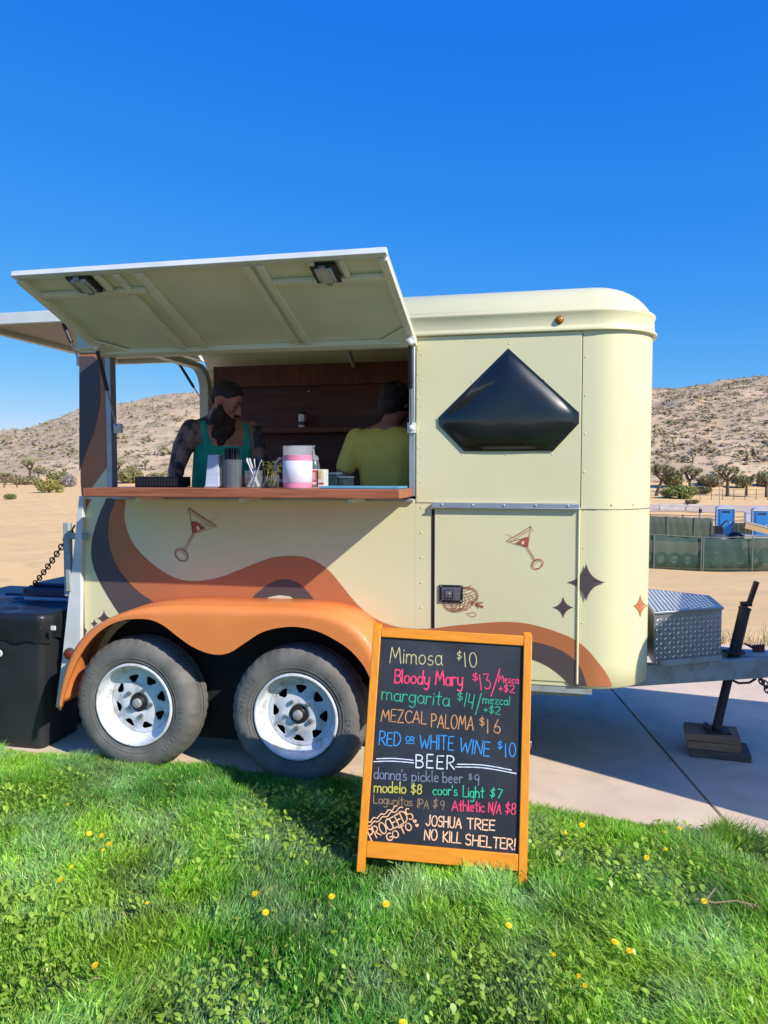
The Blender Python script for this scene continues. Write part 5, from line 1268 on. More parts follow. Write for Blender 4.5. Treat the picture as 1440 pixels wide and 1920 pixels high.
b = MB(); cupshell(b, xc, y, r0, r1, h, 40, 0, .006, .003); b.add([(xc+r1-.004, y-.022, CZ+h), (xc+r1-.004, y+.022, CZ+h), (xc+r1+.020, y, CZ+h+.002), (xc+r1-.004, y, CZ+h-.055)], [(0, 2, 3), (1, 3, 2)]); b.build('body', glass('cloudy_plastic', (.55, .58, .62), .2, .3), t, ang=60)
b = MB(); b.lathe([(.001, .008), (r0-.004, .008), (r1-.004, h*.775), (.001, h*.775)], (xc, y, CZ), (0, 0, 1), 40); b.build('drink', PINK, t, ang=60)
b = MB(); b.lathe([(r0+.0015, h*.135), (r0+.0025, h*.14), (r1+.002, h*.64), (r1+.001, h*.645)], (xc, y, CZ), (0, 0, 1), 40); b.build('wrap_label', LABEL, t, ang=60)
b = MB(); b.lathe([(r0+.0012, .004), (r0+.0012, h*.134)], (xc, y, CZ), (0, 0, 1), 40, cap=False); PF = mat('pink_film', (.80, .26, .40), .4); b.build('pink_band', PF, t, ang=60)
b = MB(); b.lathe([(r1+.0008, h*.646), (r1+.0008, h*.775)], (xc, y, CZ), (0, 0, 1), 40, cap=False); b.build('pink_band', PF, t, ang=60)
b = MB(); b.tube([(xc-r1+.004, y, CZ+h*.70), (xc-r1-.022, y, CZ+h*.70), (xc-r1-.038, y, CZ+h*.62), (xc-r1-.042, y, CZ+h*.3), (xc-r1-.030, y, CZ+h*.19), (xc-r1+.004, y, CZ+h*.18)], .0075, 10); b.build('handle', bpy.data.materials['cloudy_plastic'], t)
xc = cx_(588, .02); t = thing('squeeze_bottle', 'dark squeeze bottle with a pointed cap behind the pink pitcher', 'bottle', (xc, .02, CZ)); b = MB(); zt = cz_(588, 842, .02)-CZ
b.lathe([(.001, 0), (.032, 0), (.033, zt*.55), (.028, zt*.66), (.024, zt*.7)], (xc, .02, CZ), (0, 0, 1), 24); b.build('bottle_body', mat('grey_bottle', (.10, .11, .13), .3), t)
b = MB(); b.lathe([(.027, zt*.7), (.025, zt*.8), (.008, zt*.86), (.004, zt), (.0005, zt)], (xc, .02, CZ), (0, 0, 1), 20); b.build('nozzle', mat('grey_cap', (.22, .24, .26), .4), t)
x0, x1 = cx_(582), cx_(608); zt = cz_(595, 880); y0 = -.15
t = thing('drink_carton', 'small red and white carton with a yellow panel right of the pink pitcher', 'carton', ((x0+x1)/2, y0, CZ))
b = MB(); b.box(x0, x1, y0, y0+.07, CZ, zt); b.build('carton', mat('carton_white', (.66, .62, .58), .5), t, bevel=.002)
b = MB(); W_ = x1-x0; H_ = zt-CZ
b.box(x0+W_*.02, x0+W_*.42, y0-.0015, y0-.0005, CZ+H_*.35, CZ+H_*.95, 0)
for k in range(3): b.box(x0+W_*(.07+.12*k), x0+W_*(.11+.12*k), y0-.0022, y0-.0016, CZ+H_*.42, CZ+H_*.85, 1)
b.box(x0+W_*.46, x0+W_*.56, y0-.0015, y0-.0005, CZ+H_*.05, CZ+H_*.97, 2); b.box(x0+W_*.60, x0+W_*.80, y0-.0015, y0-.0005, CZ+H_*.5, CZ+H_*.92, 3); b.box(x0+W_*.6, x0+W_*.96, y0-.0015, y0-.0005, CZ+H_*.22, CZ+H_*.30, 0)
for k in range(4): b.box(x0+W_*(.05+.1*k), x0+W_*(.10+.1*k), y0-.0015, y0-.0005, CZ+H_*.06, CZ+H_*(.18+.05*(k % 2)), 2)
b.build('carton_print', [mat('carton_red', (.50, .02, .03), .5), LABEL, mat('carton_dark', (.05, .035, .03), .5), mat('carton_yellow', (.62, .38, .10), .5)], t)
for k, (pa, pb, pt, yy, lb) in enumerate(((611, 632, 886, .06, 'dark glass container just right of the carton'), (634, 655, 893, .06, 'low dark container right of the dark glass one'))):
    x0, x1 = cx_(pa, yy), cx_(pb, yy); b = MB(); b.box(x0, x1, yy, yy+.09, CZ-.07, cz_(620, pt, yy)-.012, 0); b.box(x0-.003, x1+.003, yy-.003, yy+.093, cz_(620, pt, yy)-.0115, cz_(620, pt, yy), 1)
    tag(b.build('garnish_box', [glass('dark_glass', (.03, .06, .08), .08, .8), mat('blue_grey_lid', (.08, .13, .17), .3)], None, bevel=.003, org=((x0+x1)/2, yy, CZ-.07)), lb, 'container')
x0, x1 = cx_(598, -.25), cx_(748, -.25); b = MB(); b.box(x0, x1, -.25, -.03, CZ, CZ+.011); tag(b.build('cutting_board', mat('blue_board', (.10, .36, .52), .5, c2=(.08, .31, .46), scale=9), None, bevel=.003, org=((x0+x1)/2, -.09, CZ)), 'thin sky-blue cutting board lying on the counter edge', 'cutting board')
# can on the back shelf
yy = TW-.17; p = onY(568, 802, yy); zt = onY(568, 773, yy).z-1.8305
t = thing('shelf_can', 'silver can standing alone on the back shelf', 'can', (p.x, yy, 1.8305)); b = MB(); b.lathe([(.001, 0), (.026, 0), (.032, .006), (.033, .012), (.033, zt-.016)], (p.x, yy, 1.8305), (0, 0, 1), 24); b.build('can_body', mat('can_metal', (.55, .56, .55), .35, .6), t)
b = MB(); b.lathe([(.033, zt-.016), (.027, zt-.004), (.028, zt), (.024, zt-.002), (.001, zt-.003)], (p.x, yy, 1.8305), (0, 0, 1), 24); b.build('can_top', BLACK, t)
b = MB(); b.lathe([(.0334, .02), (.0334, .045)], (p.x, yy, 1.8305), (0, 0, 1), 24); b.build('can_band', mat('can_dark_band', (.05, .06, .05), .4), t)
# ------------------------------------------------------------------ the two people behind the counter
SKIN = mat('skin', (.46, .20, .13), .5, c2=(.40, .165, .11), scale=14)
TATTOO = mat('tattooed_skin', (.25, .135, .10), .5, c2=(.035, .04, .055), scale=13, detail=5, lo=.46, hi=.56)
HAIRD = mat('dark_hair', (.012, .009, .008), .6, c2=(.022, .015, .012), scale=60, bump=.5, bscale=90)
BEARD = mat('dark_beard', (.026, .014, .010), .8, c2=(.045, .024, .016), scale=70, bump=.8, bscale=80)
TANK = mat('green_cotton', (.012, .36, .25), .85, c2=(.010, .31, .22), scale=6, bump=.2, bscale=14)
TEE = mat('yellow_cotton', (.92, .74, .14), .85, c2=(.86, .68, .125), scale=5, bump=.6, bscale=9)
DENIM = mat('dark_denim', (.03, .035, .05), .9, c2=(.02, .025, .04), scale=30)
SHOE = mat('shoe', (.02, .02, .02), .6)
FZ = .52
def hand(mb, w_, d, n, sgn, scale=1.0, curl=.5):
    # palm from wrist w_ along d, palm normal n, thumb to side sgn
    d = Vector(d).normalized(); n = (Vector(n)-d*Vector(n).dot(d)).normalized(); s = d.cross(n)*sgn; S_ = scale
    for k in range(4):
        o = s*(.030-.020*k)*S_; mb.cap(w_+d*.012*S_+o*.6, .013*S_, w_+d*.085*S_+o, .0115*S_)
        b0 = w_+d*.088*S_+o*1.05; L = (.042, .047, .044, .034)[k]*S_; a1 = curl*.6; q = (d*math.cos(a1)+n*math.sin(a1)); p1 = b0+q*L
        a2 = curl*1.5; q2 = d*math.cos(a2)+n*math.sin(a2); p2 = p1+q2*L*.62; a3 = curl*2.1; q3 = d*math.cos(a3)+n*math.sin(a3); p3 = p2+q3*L*.48
        mb.cap(b0, .0095*S_, p1, .0088*S_); mb.cap(p1, .0088*S_, p2, .0082*S_); mb.cap(p2, .0082*S_, p3, .0072*S_)
    t0 = w_+d*.022*S_+s*.026*S_; t1 = t0+(d*.6+s*.8).normalized()*.042*S_; t2 = t1+(d*.9+s*.3+n*.3).normalized()*.032*S_; t3 = t2+(d+n*.4).normalized()*.024*S_
    mb.cap(t0, .015*S_, t1, .0115*S_); mb.cap(t1, .011*S_, t2, .0095*S_); mb.cap(t2, .0095*S_, t3, .0078*S_)
def head(mb, c, f, u, s=1.0):
    # skull, jaw, nose, brow, ears; c the head centre, f where it faces, u up through the crown
    f = Vector(f).normalized(); u = (Vector(u)-f*Vector(u).dot(f)).normalized(); r = f.cross(u); R3 = Matrix((r, f, u)).transposed()
    P = lambda x, y, z: c+(r*x+f*y+u*z)*s
    mb.ell(P(0, -.012, .025), Vector((.076, .098, .092))*s, 0, 24, 16, R3); mb.ell(P(0, .018, -.035), Vector((.060, .070, .080))*s, 0, 20, 14, R3)
    mb.ell(P(0, .050, -.085), Vector((.034, .034, .028))*s, 0, 14, 10, R3); mb.cap(P(-.030, .074, .022), .014*s, P(.030, .074, .022), .014*s)
    mb.cap(P(0, .088, .008), .010*s, P(0, .110, -.030), .0135*s); mb.ell(P(.011, .096, -.034), Vector((.010, .011, .008))*s, 0, 10, 6, R3); mb.ell(P(-.011, .096, -.034), Vector((.010, .011, .008))*s, 0, 10, 6, R3)
    for q in (-1, 1):
        mb.ell(P(q*.042, .066, -.022), Vector((.022, .020, .018))*s, 0, 10, 8, R3)
        mb.ell(P(q*.078, -.008, -.008), Vector((.010, .020, .032))*s, 0, 12, 8, R3)
    mb.cap(P(-.018, .084, -.056), .008*s, P(.018, .084, -.056), .008*s); mb.cap(P(-.014, .082, -.068), .009*s, P(.014, .082, -.068), .009*s)
    return P, R3
def legs(mb, hip, side, fwd, foot_z):
    for q in (-1, 1):
        h_ = hip+side*(.085*q); k_ = Vector((h_.x, h_.y, foot_z+.48))+side*(.02*q)+fwd*.015; a_ = Vector((h_.x, h_.y, foot_z+.09))+side*(.03*q)
        mb.cap(h_, .095, k_, .062); mb.cap(k_, .060, a_, .042); mb.cap(a_-fwd*.02+Vector((0, 0, -.045)), .038, a_+fwd*.14+Vector((0, 0, -.055)), .032)
# --- the bearded bartender
t = thing('person', 'bearded tattooed man in a green tank top looking down behind the counter', 'person', (-1.08, .45, FZ+.03))
hc = Vector((-1.025, .42, 1.926)); fdir = Vector((.97, -.04, -.50)); udir = Vector((.45, 0, 1))
SR = Vector((-1.225, .37, 1.765)); SL = Vector((-.955, .62, 1.765)); sd_ = (SL-SR).normalized(); fw2 = Vector((sd_.y, -sd_.x, 0)).normalized()
ch = (SR+SL)/2; ng = Vector((-1.115, .46, 1.80)); hip = Vector((-1.11, .52, 1.40)); PV = Vector((-1.11, .53, 1.30))
m = MB()
P, R3 = head(m, hc, fdir, udir, .98)
m.cap(ng, .066, hc+Vector((-.035, .0, -.05)), .058)
m.cap(SR+sd_*.075+Vector((0, 0, -.035)), .085, SL-sd_*.075+Vector((0, 0, -.035)), .085)
m.cap(ng+Vector((0, 0, .0)), .070, SR+sd_*.05+Vector((0, 0, .005)), .058); m.cap(ng, .070, SL-sd_*.05+Vector((0, 0, .005)), .058)
for k in (-.07, 0, .07):
    m.cap(ch+sd_*k+Vector((0, 0, -.12))+fw2*.02, .100, hip+sd_*k*.9+Vector((0, 0, .05)), .100)
m.cap(PV-sd_*.07, .105, PV+sd_*.07, .105)
# right arm hangs to the counter, left arm reaches forward
eR = Vector((-1.285, .30, 1.545)); wR = Vector((-1.235, .165, 1.452))
m.cap(SR, .064, SR.lerp(eR, .5)+Vector((-.01, 0, 0)), .062); m.cap(SR.lerp(eR, .5)+Vector((-.01, 0, 0)), .060, eR, .047); m.cap(eR, .047, eR.lerp(wR, .35), .047); m.cap(eR.lerp(wR, .35), .046, wR, .030)
hand(m, wR, Vector((.75, -.45, -.12)), Vector((.0, -.2, -1)), -1, .98, .35)
eL = Vector((-.86, .56, 1.52)); wL = Vector((-.90, .33, 1.47))
m.cap(SL, .062, eL, .046); m.cap(eL, .046, wL, .030); hand(m, wL, Vector((-.3, -.9, -.1)), Vector((0, -.1, -1)), 1, .98, .4)
legs(m, PV, sd_, fw2, FZ+.035)
body = fuse(m, 'body', SKIN, t, .0075, 5)
me = body.data; me.materials.append(TATTOO)                    # tattoos on the arms and the neck
for p in me.polygons:
    c = p.center+WL[t]
    arm = (c-SR).dot(sd_) < .035 and c.z < 1.83 or (c-SL).dot(sd_) > -.02 and c.z < 1.80 and c.z > 1.40
    neck = 1.79 < c.z < 1.885 and (c-hc).dot(fdir.normalized()) < -.01
    if (arm and c.z > 1.40) or neck: p.material_index = 1
m = MB()                                                      # tank top
for k in (-.075, 0, .075):
    m.cap(ch+sd_*k+Vector((0, 0, -.135))+fw2*.022, .104, hip+sd_*k*.95+Vector((0, 0, .03)), .110)
m.cap(PV-sd_*.075+Vector((0, 0, .03)), .113, PV+sd_*.075+Vector((0, 0, .03)), .113)
for q, S2 in ((1, SR), (-1, SL)):
    a = S2+sd_*q*.058
    m.cap(a+fw2*.092+Vector((0, 0, -.10)), .024, a+fw2*.045+Vector((0, 0, .030)), .024); m.cap(a+fw2*.045+Vector((0, 0, .030)), .024, a-fw2*.03+Vector((0, 0, .042)), .024); m.cap(a-fw2*.03+Vector((0, 0, .042)), .024, a-fw2*.09+Vector((0, 0, -.08)), .026)
fuse(m, 'tank_top', TANK, t, .009, 6)
m = MB(); 
for k in range(5): a = (k-2)*.032; m.ell(P(a*1.1, .056-abs(a)*.5, -.10), Vector((.038, .045, .050)), 0, 12, 8, R3)
m.ell(P(0, .046, -.150), Vector((.062, .056, .075)), 0, 14, 10, R3); m.ell(P(0, .030, -.205), Vector((.052, .046, .060)), 0, 14, 10, R3)
rb_ = random.Random(3)
for k in range(40): a_ = rb_.uniform(-1.2, 1.2); q_ = P(.058*math.sin(a_), .04+.055*math.cos(a_), -.10-rb_.uniform(0, .13)); m.cap(q_, .008, q_+Vector((rb_.uniform(-.01, .01), rb_.uniform(-.01, .01), -.03)), .004)
for q in (-1, 1): m.cap(P(q*.070, .005, -.035), .016, P(q*.055, .04, -.085), .026)
m.cap(P(-.024, .094, -.048), .0085, P(.024, .094, -.048), .0085)
fuse(m, 'beard', BEARD, t, .007, 3)
m = MB(); m.ell(P(0, -.018, .039), Vector((.0785, .095, .0855)), 0, 22, 14, R3); m.ell(P(0, -.054, -.005), Vector((.064, .056, .055)), 0, 16, 10, R3); hr = fuse(m, 'hair', HAIRD, t, .008, 3)
for q in (-1, 1):
    b = MB(); b.cap(P(q*.022, .0905, .030), .0035, P(q*.048, .078, .028), .0028); b.build('eyebrow', HAIRD, t)
    b = MB(); b.ell(P(q*.031, .0760, .003), (.0115, .0115, .0115), 0, 12, 8); b.ell(P(q*.031, .0842, -.001), (.0050, .0050, .0050), 1, 8, 6); b.build('eye', [mat('eye_white', (.13, .10, .09), .5), BLACK], t)
b = MB(); b.ell(P(0, .0925, -.062), (.020, .006, .006), 0, 12, 6, R3); b.build('lips', mat('lips', (.30, .11, .09), .5), t)
m = MB(); 
for q in (-1, 1):
    h_ = PV+sd_*(.085*q); k_ = Vector((h_.x, h_.y, FZ+.515))+sd_*(.02*q)+fw2*.015; a_ = Vector((h_.x, h_.y, FZ+.12))+sd_*(.03*q); m.cap(h_, .104, k_, .072); m.cap(k_, .070, a_, .056)
m.cap(PV-sd_*.07, .110, PV+sd_*.07, .110); fuse(m, 'trousers', DENIM, t, .012, 4)
# --- the bartender in the yellow tee, seen from behind
t = thing('person', 'dark-haired person in a yellow T-shirt seen from behind at the right of the hatch', 'person', (-.10, .58, FZ+.03))
C0 = Vector((-.095, .52, 1.68)); sx = Vector((.98, -.10, 0)).normalized(); fb = Vector((.10, .98, 0)).normalized()
SLh = C0-sx*.185+Vector((0, 0, .035)); SRh = C0+sx*.185+Vector((0, 0, .02)); ng = Vector((-.10, .53, 1.755)); hc = Vector((-.060, .60, 1.905)); PV = Vector((-.09, .54, 1.30))
m = MB(); P, R3 = head(m, hc, Vector((.35, .80, -.45)), Vector((.1, .45, 1)), .95)
m.cap(ng, .058, hc+Vector((-.005, -.02, -.06)), .054); m.cap(C0-sx*.10, .080, C0+sx*.10, .080); m.cap(ng, .062, SLh+sx*.06, .052); m.cap(ng, .062, SRh-sx*.06, .052)
for k in (-.07, 0, .07): m.cap(C0+sx*k+Vector((0, 0, -.08)), .095, Vector((C0.x, C0.y, 1.42))+sx*k*.85, .092)
m.cap(PV-sx*.075, .108, PV+sx*.075, .108)
eL = Vector((-.362, .49, 1.47)); wL = Vector((-.29, .69, 1.43)); eR = Vector((.165, .45, 1.47)); wR = Vector((.06, .66, 1.43))
m.cap(SLh, .055, eL, .042); m.cap(eL, .042, wL, .028); hand(m, wL, Vector((.35, .9, -.1)), Vector((0, 0, -1)), 1, .9, .45)
m.cap(SRh, .055, eR, .042); m.cap(eR, .042, wR, .028); hand(m, wR, Vector((-.35, .9, -.1)), Vector((0, 0, -1)), -1, .9, .45)
legs(m, PV, sx, fb, FZ+.035); fuse(m, 'body', SKIN, t, .0078, 5)
m = MB(); m.cap(C0-sx*.105, .090, C0+sx*.105, .090); m.cap(C0-sx*.03+Vector((0, 0, .05)), .062, C0-sx*.12+Vector((0, 0, .03)), .060); m.cap(C0+sx*.03+Vector((0, 0, .05)), .062, C0+sx*.12+Vector((0, 0, .02)), .060)
for k in (-.075, -.03, .03, .075): m.cap(C0+sx*k+Vector((0, 0, -.06)), .098, Vector((C0.x, C0.y, 1.36))+sx*k*.80, .094)
for S2, e2 in ((SLh, eL), (SRh, eR)): m.cap(S2+Vector((0, 0, -.005)), .064, S2.lerp(e2, .66), .060)
for k in range(5): m.cap(C0-sx*.085+Vector((0, -.086, -.13-.035*k)), .010, C0+sx*.085+Vector((0, -.084, -.10-.045*k)), .011)
fuse(m, 'tee_shirt', TEE, t, .009, 6)
m = MB(); m.ell(P(0, -.022, .030), Vector((.090, .104, .100)), 0, 22, 14, R3); m.ell(P(0, -.062, -.022), Vector((.078, .060, .068)), 0, 18, 12, R3); m.ell(P(0, -.075, .055), Vector((.062, .058, .050)), 0, 14, 10, R3)
for k in range(26): a = random.uniform(0, 6.28); m.ell(P(.082*math.cos(a), -.05+random.uniform(-.05, .02), .02+.085*math.sin(a)), Vector((.02, .02, .018)), 0, 8, 6, R3)
fuse(m, 'hair', HAIRD, t, .008, 2)
for q in (-1, 1): b = MB(); b.ell(P(q*.032, .080, .004), (.012, .012, .012), 0, 12, 8); b.build('eye', [bpy.data.materials['eye_white']], t)
b = MB(); b.ell(P(0, .090, -.060), (.019, .006, .006), 0, 12, 6, R3); b.build('lips', bpy.data.materials['lips'], t)
m = MB()
for q in (-1, 1):
    h_ = PV+sx*(.085*q); k_ = Vector((h_.x, h_.y, FZ+.515))+sx*(.02*q)+fb*.015; a_ = Vector((h_.x, h_.y, FZ+.12))+sx*(.03*q); m.cap(h_, .106, k_, .072); m.cap(k_, .070, a_, .056)
m.cap(PV-sx*.075, .114, PV+sx*.075, .114); fuse(m, 'trousers', DENIM, t, .012, 4)
# ------------------------------------------------------------------ the lawn: every blade a mesh strip, one object
rg = np.random.default_rng(12)
def vnoise(x, y, s, seed):
    r = np.random.default_rng(seed); T = r.random((64, 64)); x = x*s+100; y = y*s+100
    i = np.floor(x).astype(int); j = np.floor(y).astype(int); fx = x-i; fy = y-j; fx = fx*fx*(3-2*fx); fy = fy*fy*(3-2*fy)
    g = lambda a, b: T[a % 64, b % 64]
    return (g(i, j)*(1-fx)+g(i+1, j)*fx)*(1-fy)+(g(i, j+1)*(1-fx)+g(i+1, j+1)*fx)*fy
def in_view(n, y0, y1, margin=.9):
    y = rg.uniform(y0, y1, n); d = y-CAM.y                         # widen with distance, keep a margin at both sides
    xl = CAM.x-d*.78-1.75; xr = CAM.x+d*.30+1.75
    x = xl+(xr-xl)*rg.random(n); keep = (rg.random(n) < (xr-xl)/7.35) & (y < -.195-.112*np.clip(x+.35, 0, 4.4)+.015)
    return x[keep], y[keep]
GV = []; GF = []; GC = []; base = 0
def blades(n, y0, y1, hmin, hmax, wmin, wmax):
    global base
    x, y = in_view(n, y0, y1); n = len(x)
    tuft = vnoise(x, y, 3.2, 1); t2 = vnoise(x, y, 9., 2); hue = vnoise(x, y, 2.1, 3); hue2 = vnoise(x, y, 6.5, 4); bald = vnoise(x, y, 5, 9)
    h = (hmin+(hmax-hmin)*rg.random(n))*(.55+.75*tuft)*(.6+.8*t2)*np.where(bald < .26, .5, 1.)
    for fx_ in (sp(0, 0).xy, sp(SW, 0).xy): h = np.where((np.abs(x-fx_.x) < .05) & (y > fx_.y-.20) & (y < fx_.y+.02), h*.42, h)
    w_ = rg.uniform(wmin, wmax, n)
    ang = 6.28*vnoise(x, y, 1.3, 5)*1.6+rg.normal(0, 1.3, n); lean = h*(.20+.85*vnoise(x, y, 2.4, 6))*rg.uniform(.3, 1.4, n)
    dx, dy = np.cos(ang), np.sin(ang); fa = rg.uniform(0, 6.28, n); sx_, sy_ = np.cos(fa)*w_/2, np.sin(fa)*w_/2
    z0 = np.full(n, -.008); V = np.zeros((n, 7, 3), np.float32)
    for k, (t_, wk) in enumerate(((0, 1.), (.4, .95), (.75, .65))):
        cx0 = x+dx*lean*t_**1.8; cy0 = y+dy*lean*t_**1.8; cz0 = z0+h*(t_-.22*t_*t_*np.minimum(lean/h, 1.2))
        V[:, 2*k, 0] = cx0-sx_*wk; V[:, 2*k, 1] = cy0-sy_*wk; V[:, 2*k, 2] = cz0
        V[:, 2*k+1, 0] = cx0+sx_*wk; V[:, 2*k+1, 1] = cy0+sy_*wk; V[:, 2*k+1, 2] = cz0
    V[:, 6, 0] = x+dx*lean; V[:, 6, 1] = y+dy*lean; V[:, 6, 2] = z0+h*(1-.25*np.minimum(lean/h, 1.2))
    c0 = np.array([.11, .33, .035]); c1_ = np.array([.36, .60, .06]); c2v = np.array([.34, .52, .24]); c3v = np.array([.50, .45, .18])
    k1 = np.clip((hue-.3)*2+rg.normal(0, .25, n), 0, 1)[:, None]; k2 = np.clip((hue2-.45)*2.4+rg.normal(0, .25, n), 0, 1)[:, None]
    c = c0*(1-k1)+c1_*k1; c = c*(1-k2*.7)+c2v*k2*.7; dry = (rg.random(n) < .045)[:, None]; c = np.where(dry, c3v, c); c = c*rg.uniform(.5, 1.45, n)[:, None]*(.80+.70*vnoise(x, y, 4.2, 31))[:, None]
    F_ = np.array([[0, 1, 3, 2], [2, 3, 5, 4]]); idx = base+np.arange(n)[:, None, None]*7
    GV.append(V.reshape(-1, 3)); GF.append(((idx+F_[None]).reshape(-1, 4), (idx[:, 0]+np.array([[4, 5, 6]])).reshape(-1, 3))); GC.append(np.repeat(c, 7, axis=0)); base += n*7
def leaves(n, y0, y1):
    global base
    x, y = in_view(n*3, y0, y1); pt = vnoise(x, y, 2.6, 21)+.35*vnoise(x, y, 8, 22); k = pt+rg.normal(0, .16, len(x)) > .74; x, y = x[k], y[k]; n = len(x)
    L = rg.uniform(.012, .034, n); w_ = L*rg.uniform(.16, .36, n); a = rg.uniform(0, 6.28, n); up_ = rg.uniform(.2, 1.1, n); z = rg.uniform(.012, .046, n)
    d = np.stack([np.cos(a)*np.cos(up_), np.sin(a)*np.cos(up_), np.sin(up_)], 1); s = np.stack([-np.sin(a), np.cos(a), rg.uniform(-.3, .3, n)], 1); o = np.stack([x, y, z], 1)
    V = np.zeros((n, 7, 3), np.float32)
    for q, (t_, wk) in enumerate(((0, .25), (.45, .95), (.8, .75))):
        c = o+d*(L*t_)[:, None]; c[:, 2] -= L*t_*t_*.25; V[:, 2*q] = c-s*(w_*wk)[:, None]/1; V[:, 2*q+1] = c+s*(w_*wk)[:, None]/1
    V[:, 6] = o+d*L[:, None]; V[:, 6, 2] -= L*.25
    c = np.array([.42, .62, .08])*rg.uniform(.7, 1.25, n)[:, None]; F_ = np.array([[0, 1, 3, 2], [2, 3, 5, 4]]); idx = base+np.arange(n)[:, None, None]*7
    GV.append(V.reshape(-1, 3)); GF.append(((idx+F_[None]).reshape(-1, 4), (idx[:, 0]+np.array([[4, 5, 6]])).reshape(-1, 3))); GC.append(np.repeat(c, 7, axis=0)); base += n*7
blades(400000, -2.15, -.17, .030, .072, .0028, .0056)
blades(82000, -.60, -.14, .05, .09, .0022, .004)
leaves(12000, -2.15, -.4)
V = np.concatenate(GV); Q = np.concatenate([f[0] for f in GF]); T3 = np.concatenate([f[1] for f in GF]); C = np.concatenate(GC)
me = bpy.data.meshes.new('grass'); me.vertices.add(len(V)); me.vertices.foreach_set('co', V.astype(np.float32).ravel())
li_ = np.concatenate([Q.ravel(), T3.ravel()]).astype(np.int32); me.loops.add(len(li_)); me.loops.foreach_set('vertex_index', li_)
st_ = np.concatenate([np.arange(len(Q))*4, len(Q)*4+np.arange(len(T3))*3]).astype(np.int32); me.polygons.add(len(st_)); me.polygons.foreach_set('loop_start', st_)
me.update(calc_edges=True); at_ = me.color_attributes.new('blade', 'FLOAT_COLOR', 'POINT'); at_.data.foreach_set('color', np.concatenate([C, np.ones((len(C), 1))], 1).astype(np.float32).ravel())
me.polygons.foreach_set('use_smooth', np.ones(len(st_), bool))
GM = bpy.data.materials.new('grass_blade'); GM.use_nodes = True; nt_ = GM.node_tree; B = nt_.nodes['Principled BSDF']; an = nt_.nodes.new('ShaderNodeAttribute'); an.attribute_name = 'blade'
tl_ = nt_.nodes.new('ShaderNodeBsdfTranslucent'); mx = nt_.nodes.new('ShaderNodeMixShader'); mx.inputs[0].default_value = .42; out = nt_.nodes['Material Output']
hv = nt_.nodes.new('ShaderNodeHueSaturation'); hv.inputs['Value'].default_value = 1.25; hv.inputs['Hue'].default_value = .485
nt_.links.new(an.outputs['Color'], B.inputs['Base Color']); nt_.links.new(an.outputs['Color'], hv.inputs['Color']); nt_.links.new(hv.outputs[0], tl_.inputs['Color']); B.inputs['Roughness'].default_value = .40; B.inputs['Specular IOR Level'].default_value = .55
nt_.links.new(B.outputs[0], mx.inputs[1]); nt_.links.new(tl_.outputs[0], mx.inputs[2]); nt_.links.new(mx.outputs[0], out.inputs['Surface'])
me.materials.append(GM); go = bpy.data.objects.new('grass', me); COL.objects.link(go); tag(go, 'bright green lawn grass with clover and dandelion leaves', 'grass', kind='stuff')
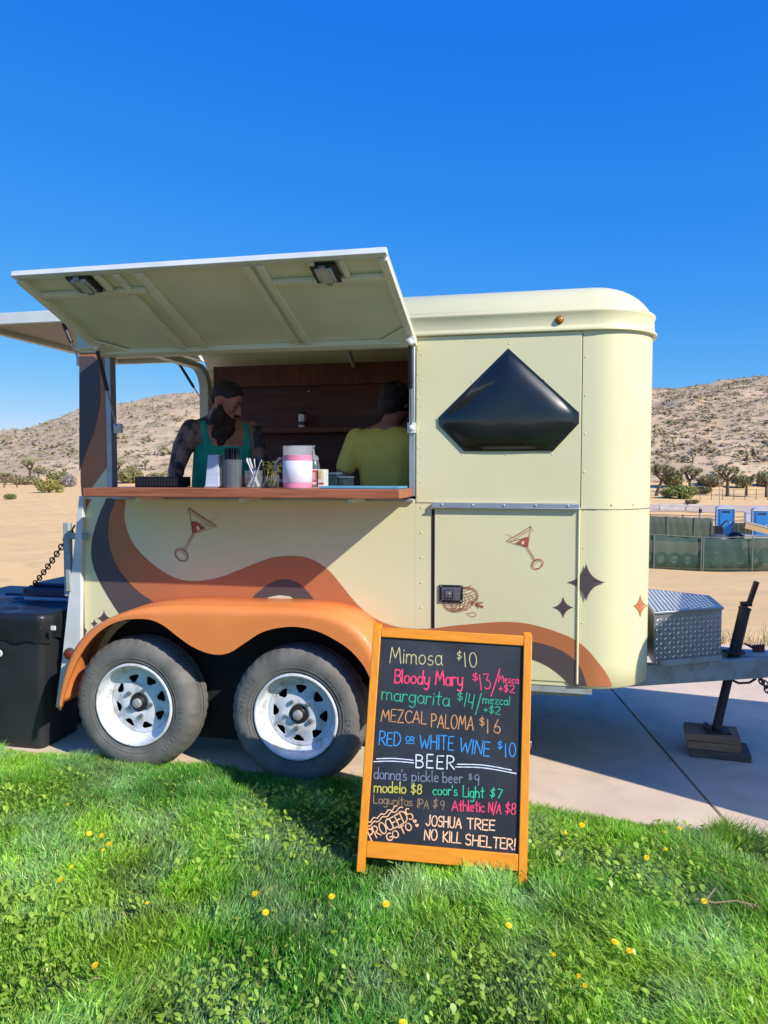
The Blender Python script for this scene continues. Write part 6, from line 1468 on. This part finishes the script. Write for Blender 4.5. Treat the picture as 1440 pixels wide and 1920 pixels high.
# dandelions
DY = mat('dandelion_yellow', (.95, .74, .012), .7, c2=(.95, .62, .008), scale=150); STEM = mat('dandelion_stem', (.16, .22, .06), .6)
DL = [(167, 1563, 'yellow dandelion, leftmost of the clump of four on the left lawn'), (190, 1567, 'yellow dandelion, topmost right of the left clump of four'), (204, 1583, 'yellow dandelion, rightmost of the left clump of four'), (193, 1594, 'small yellow dandelion, lowest of the left clump of four'), (134, 1625, 'half-open dandelion just above a bigger one on the left lawn'), (113, 1649, 'big round dandelion below the left clump of four'), (127, 1508, 'small pale dandelion, highest one on the left lawn'), (276, 1693, 'faded orange dandelion alone in the middle of the left lawn'), (178, 1810, 'yellow dandelion low on the left lawn beside a dry straw'), (478, 1676, 'yellow dandelion left of the sign, higher one of a pair'), (498, 1711, 'yellow dandelion left of the sign, lower one of a pair'), (622, 1681, "yellow dandelion just below the sign's left foot"), (724, 1695, 'yellow dandelion in front of the middle of the sign'), (954, 1735, "yellow dandelion in the grass below the sign's right foot"), (1038, 1790, 'small dandelion left of the bright pair on the right lawn'), (1153, 1766, 'yellow dandelion, left one of the pair low on the right lawn'), (1180, 1783, 'yellow dandelion, right one of the pair low on the right lawn'), (1085, 1830, 'yellow dandelion with an orange bud below it'), (1096, 1848, 'small orange bud beneath a yellow dandelion'), (1060, 1562, 'pale dandelion nearest the right side of the sign'), (1091, 1547, 'yellow dandelion by the lawn edge right of the sign'), (1274, 1554, 'bright dandelion by the lawn edge below the wood blocks'), (1247, 1560, 'faded brownish dandelion left of a bright one at the lawn edge'), (1248, 1592, 'dim dandelion below the faded brownish one'), (1212, 1608, 'large flat yellow dandelion on the upper right lawn'), (1320, 1690, 'yellow dandelion beside a dry twig on the right lawn'), (756, 1918, 'dandelion cut by the bottom edge of the photo')]
random.seed(8)
for px, py, lb in DL:
    small = any(w_ in lb for w_ in ('small', 'pale', 'half', 'faded', 'dim', 'bud')); r = .0078 if small else .0112*random.uniform(.9, 1.15)
    p = onZ(px, py, .062); b = MB(); tilt = Vector((random.uniform(-.35, .35), -.35+random.uniform(-.2, .2), 1)).normalized(); q0 = tilt.orthogonal().normalized()
    b.tube([(p.x, p.y, -.005), p+Vector((.004, .003, -.03)), p], .0016, 6, 1)
    for ring, (n, rr, up2) in enumerate(((18, 1., .15), (14, .78, .45), (9, .5, .8), (5, .25, 1.2))):
        for k in range(n):
            d = Matrix.Rotation(2*math.pi*k/n+ring, 3, tilt) @ q0; e_ = (d+tilt*up2*.6).normalized(); s = e_.cross(tilt).normalized()*r*.13; a0 = p+tilt*.001*ring
            b.add([a0-s*.5, a0+s*.5, a0+e_*r*rr+s, a0+e_*r*rr*1.05, a0+e_*r*rr-s], [(0, 1, 2, 3, 4)], 0)
    tag(b.build('dandelion', [DY, STEM], None, org=(p.x, p.y, 0)), lb, 'dandelion', 'dandelions in the lawn')
b = MB(); p = onZ(1302, 1685, .06); q = onZ(1415, 1698, .06); b.tube([p, p.lerp(q, .35)+Vector((0, 0, -.006)), p.lerp(q, .7)+Vector((0, .01, .004)), q], [.0025, .003, .003, .004], 6); b.tube([p.lerp(q, .2), p.lerp(q, .3)+Vector((.02, .05, .02))], .0018, 5)
for k in range(8): b.tube([q, q+Vector((random.uniform(-.03, .03), random.uniform(-.02, .02), random.uniform(-.005, .015)))], .0018, 4)
tag(b.build('dry_twig', mat('dry_twig', (.36, .25, .14), .9)), 'dry broken twig lying on the right lawn', 'twig')
b = MB(); p = onZ(166, 1842, .055); q = onZ(188, 1835, .06); b.tube([p, p.lerp(q, .5)+Vector((0, 0, .008)), q], .0018, 5); tag(b.build('dry_straw', bpy.data.materials['dry_twig']), 'dry curled straw below the lowest left dandelion', 'straw')
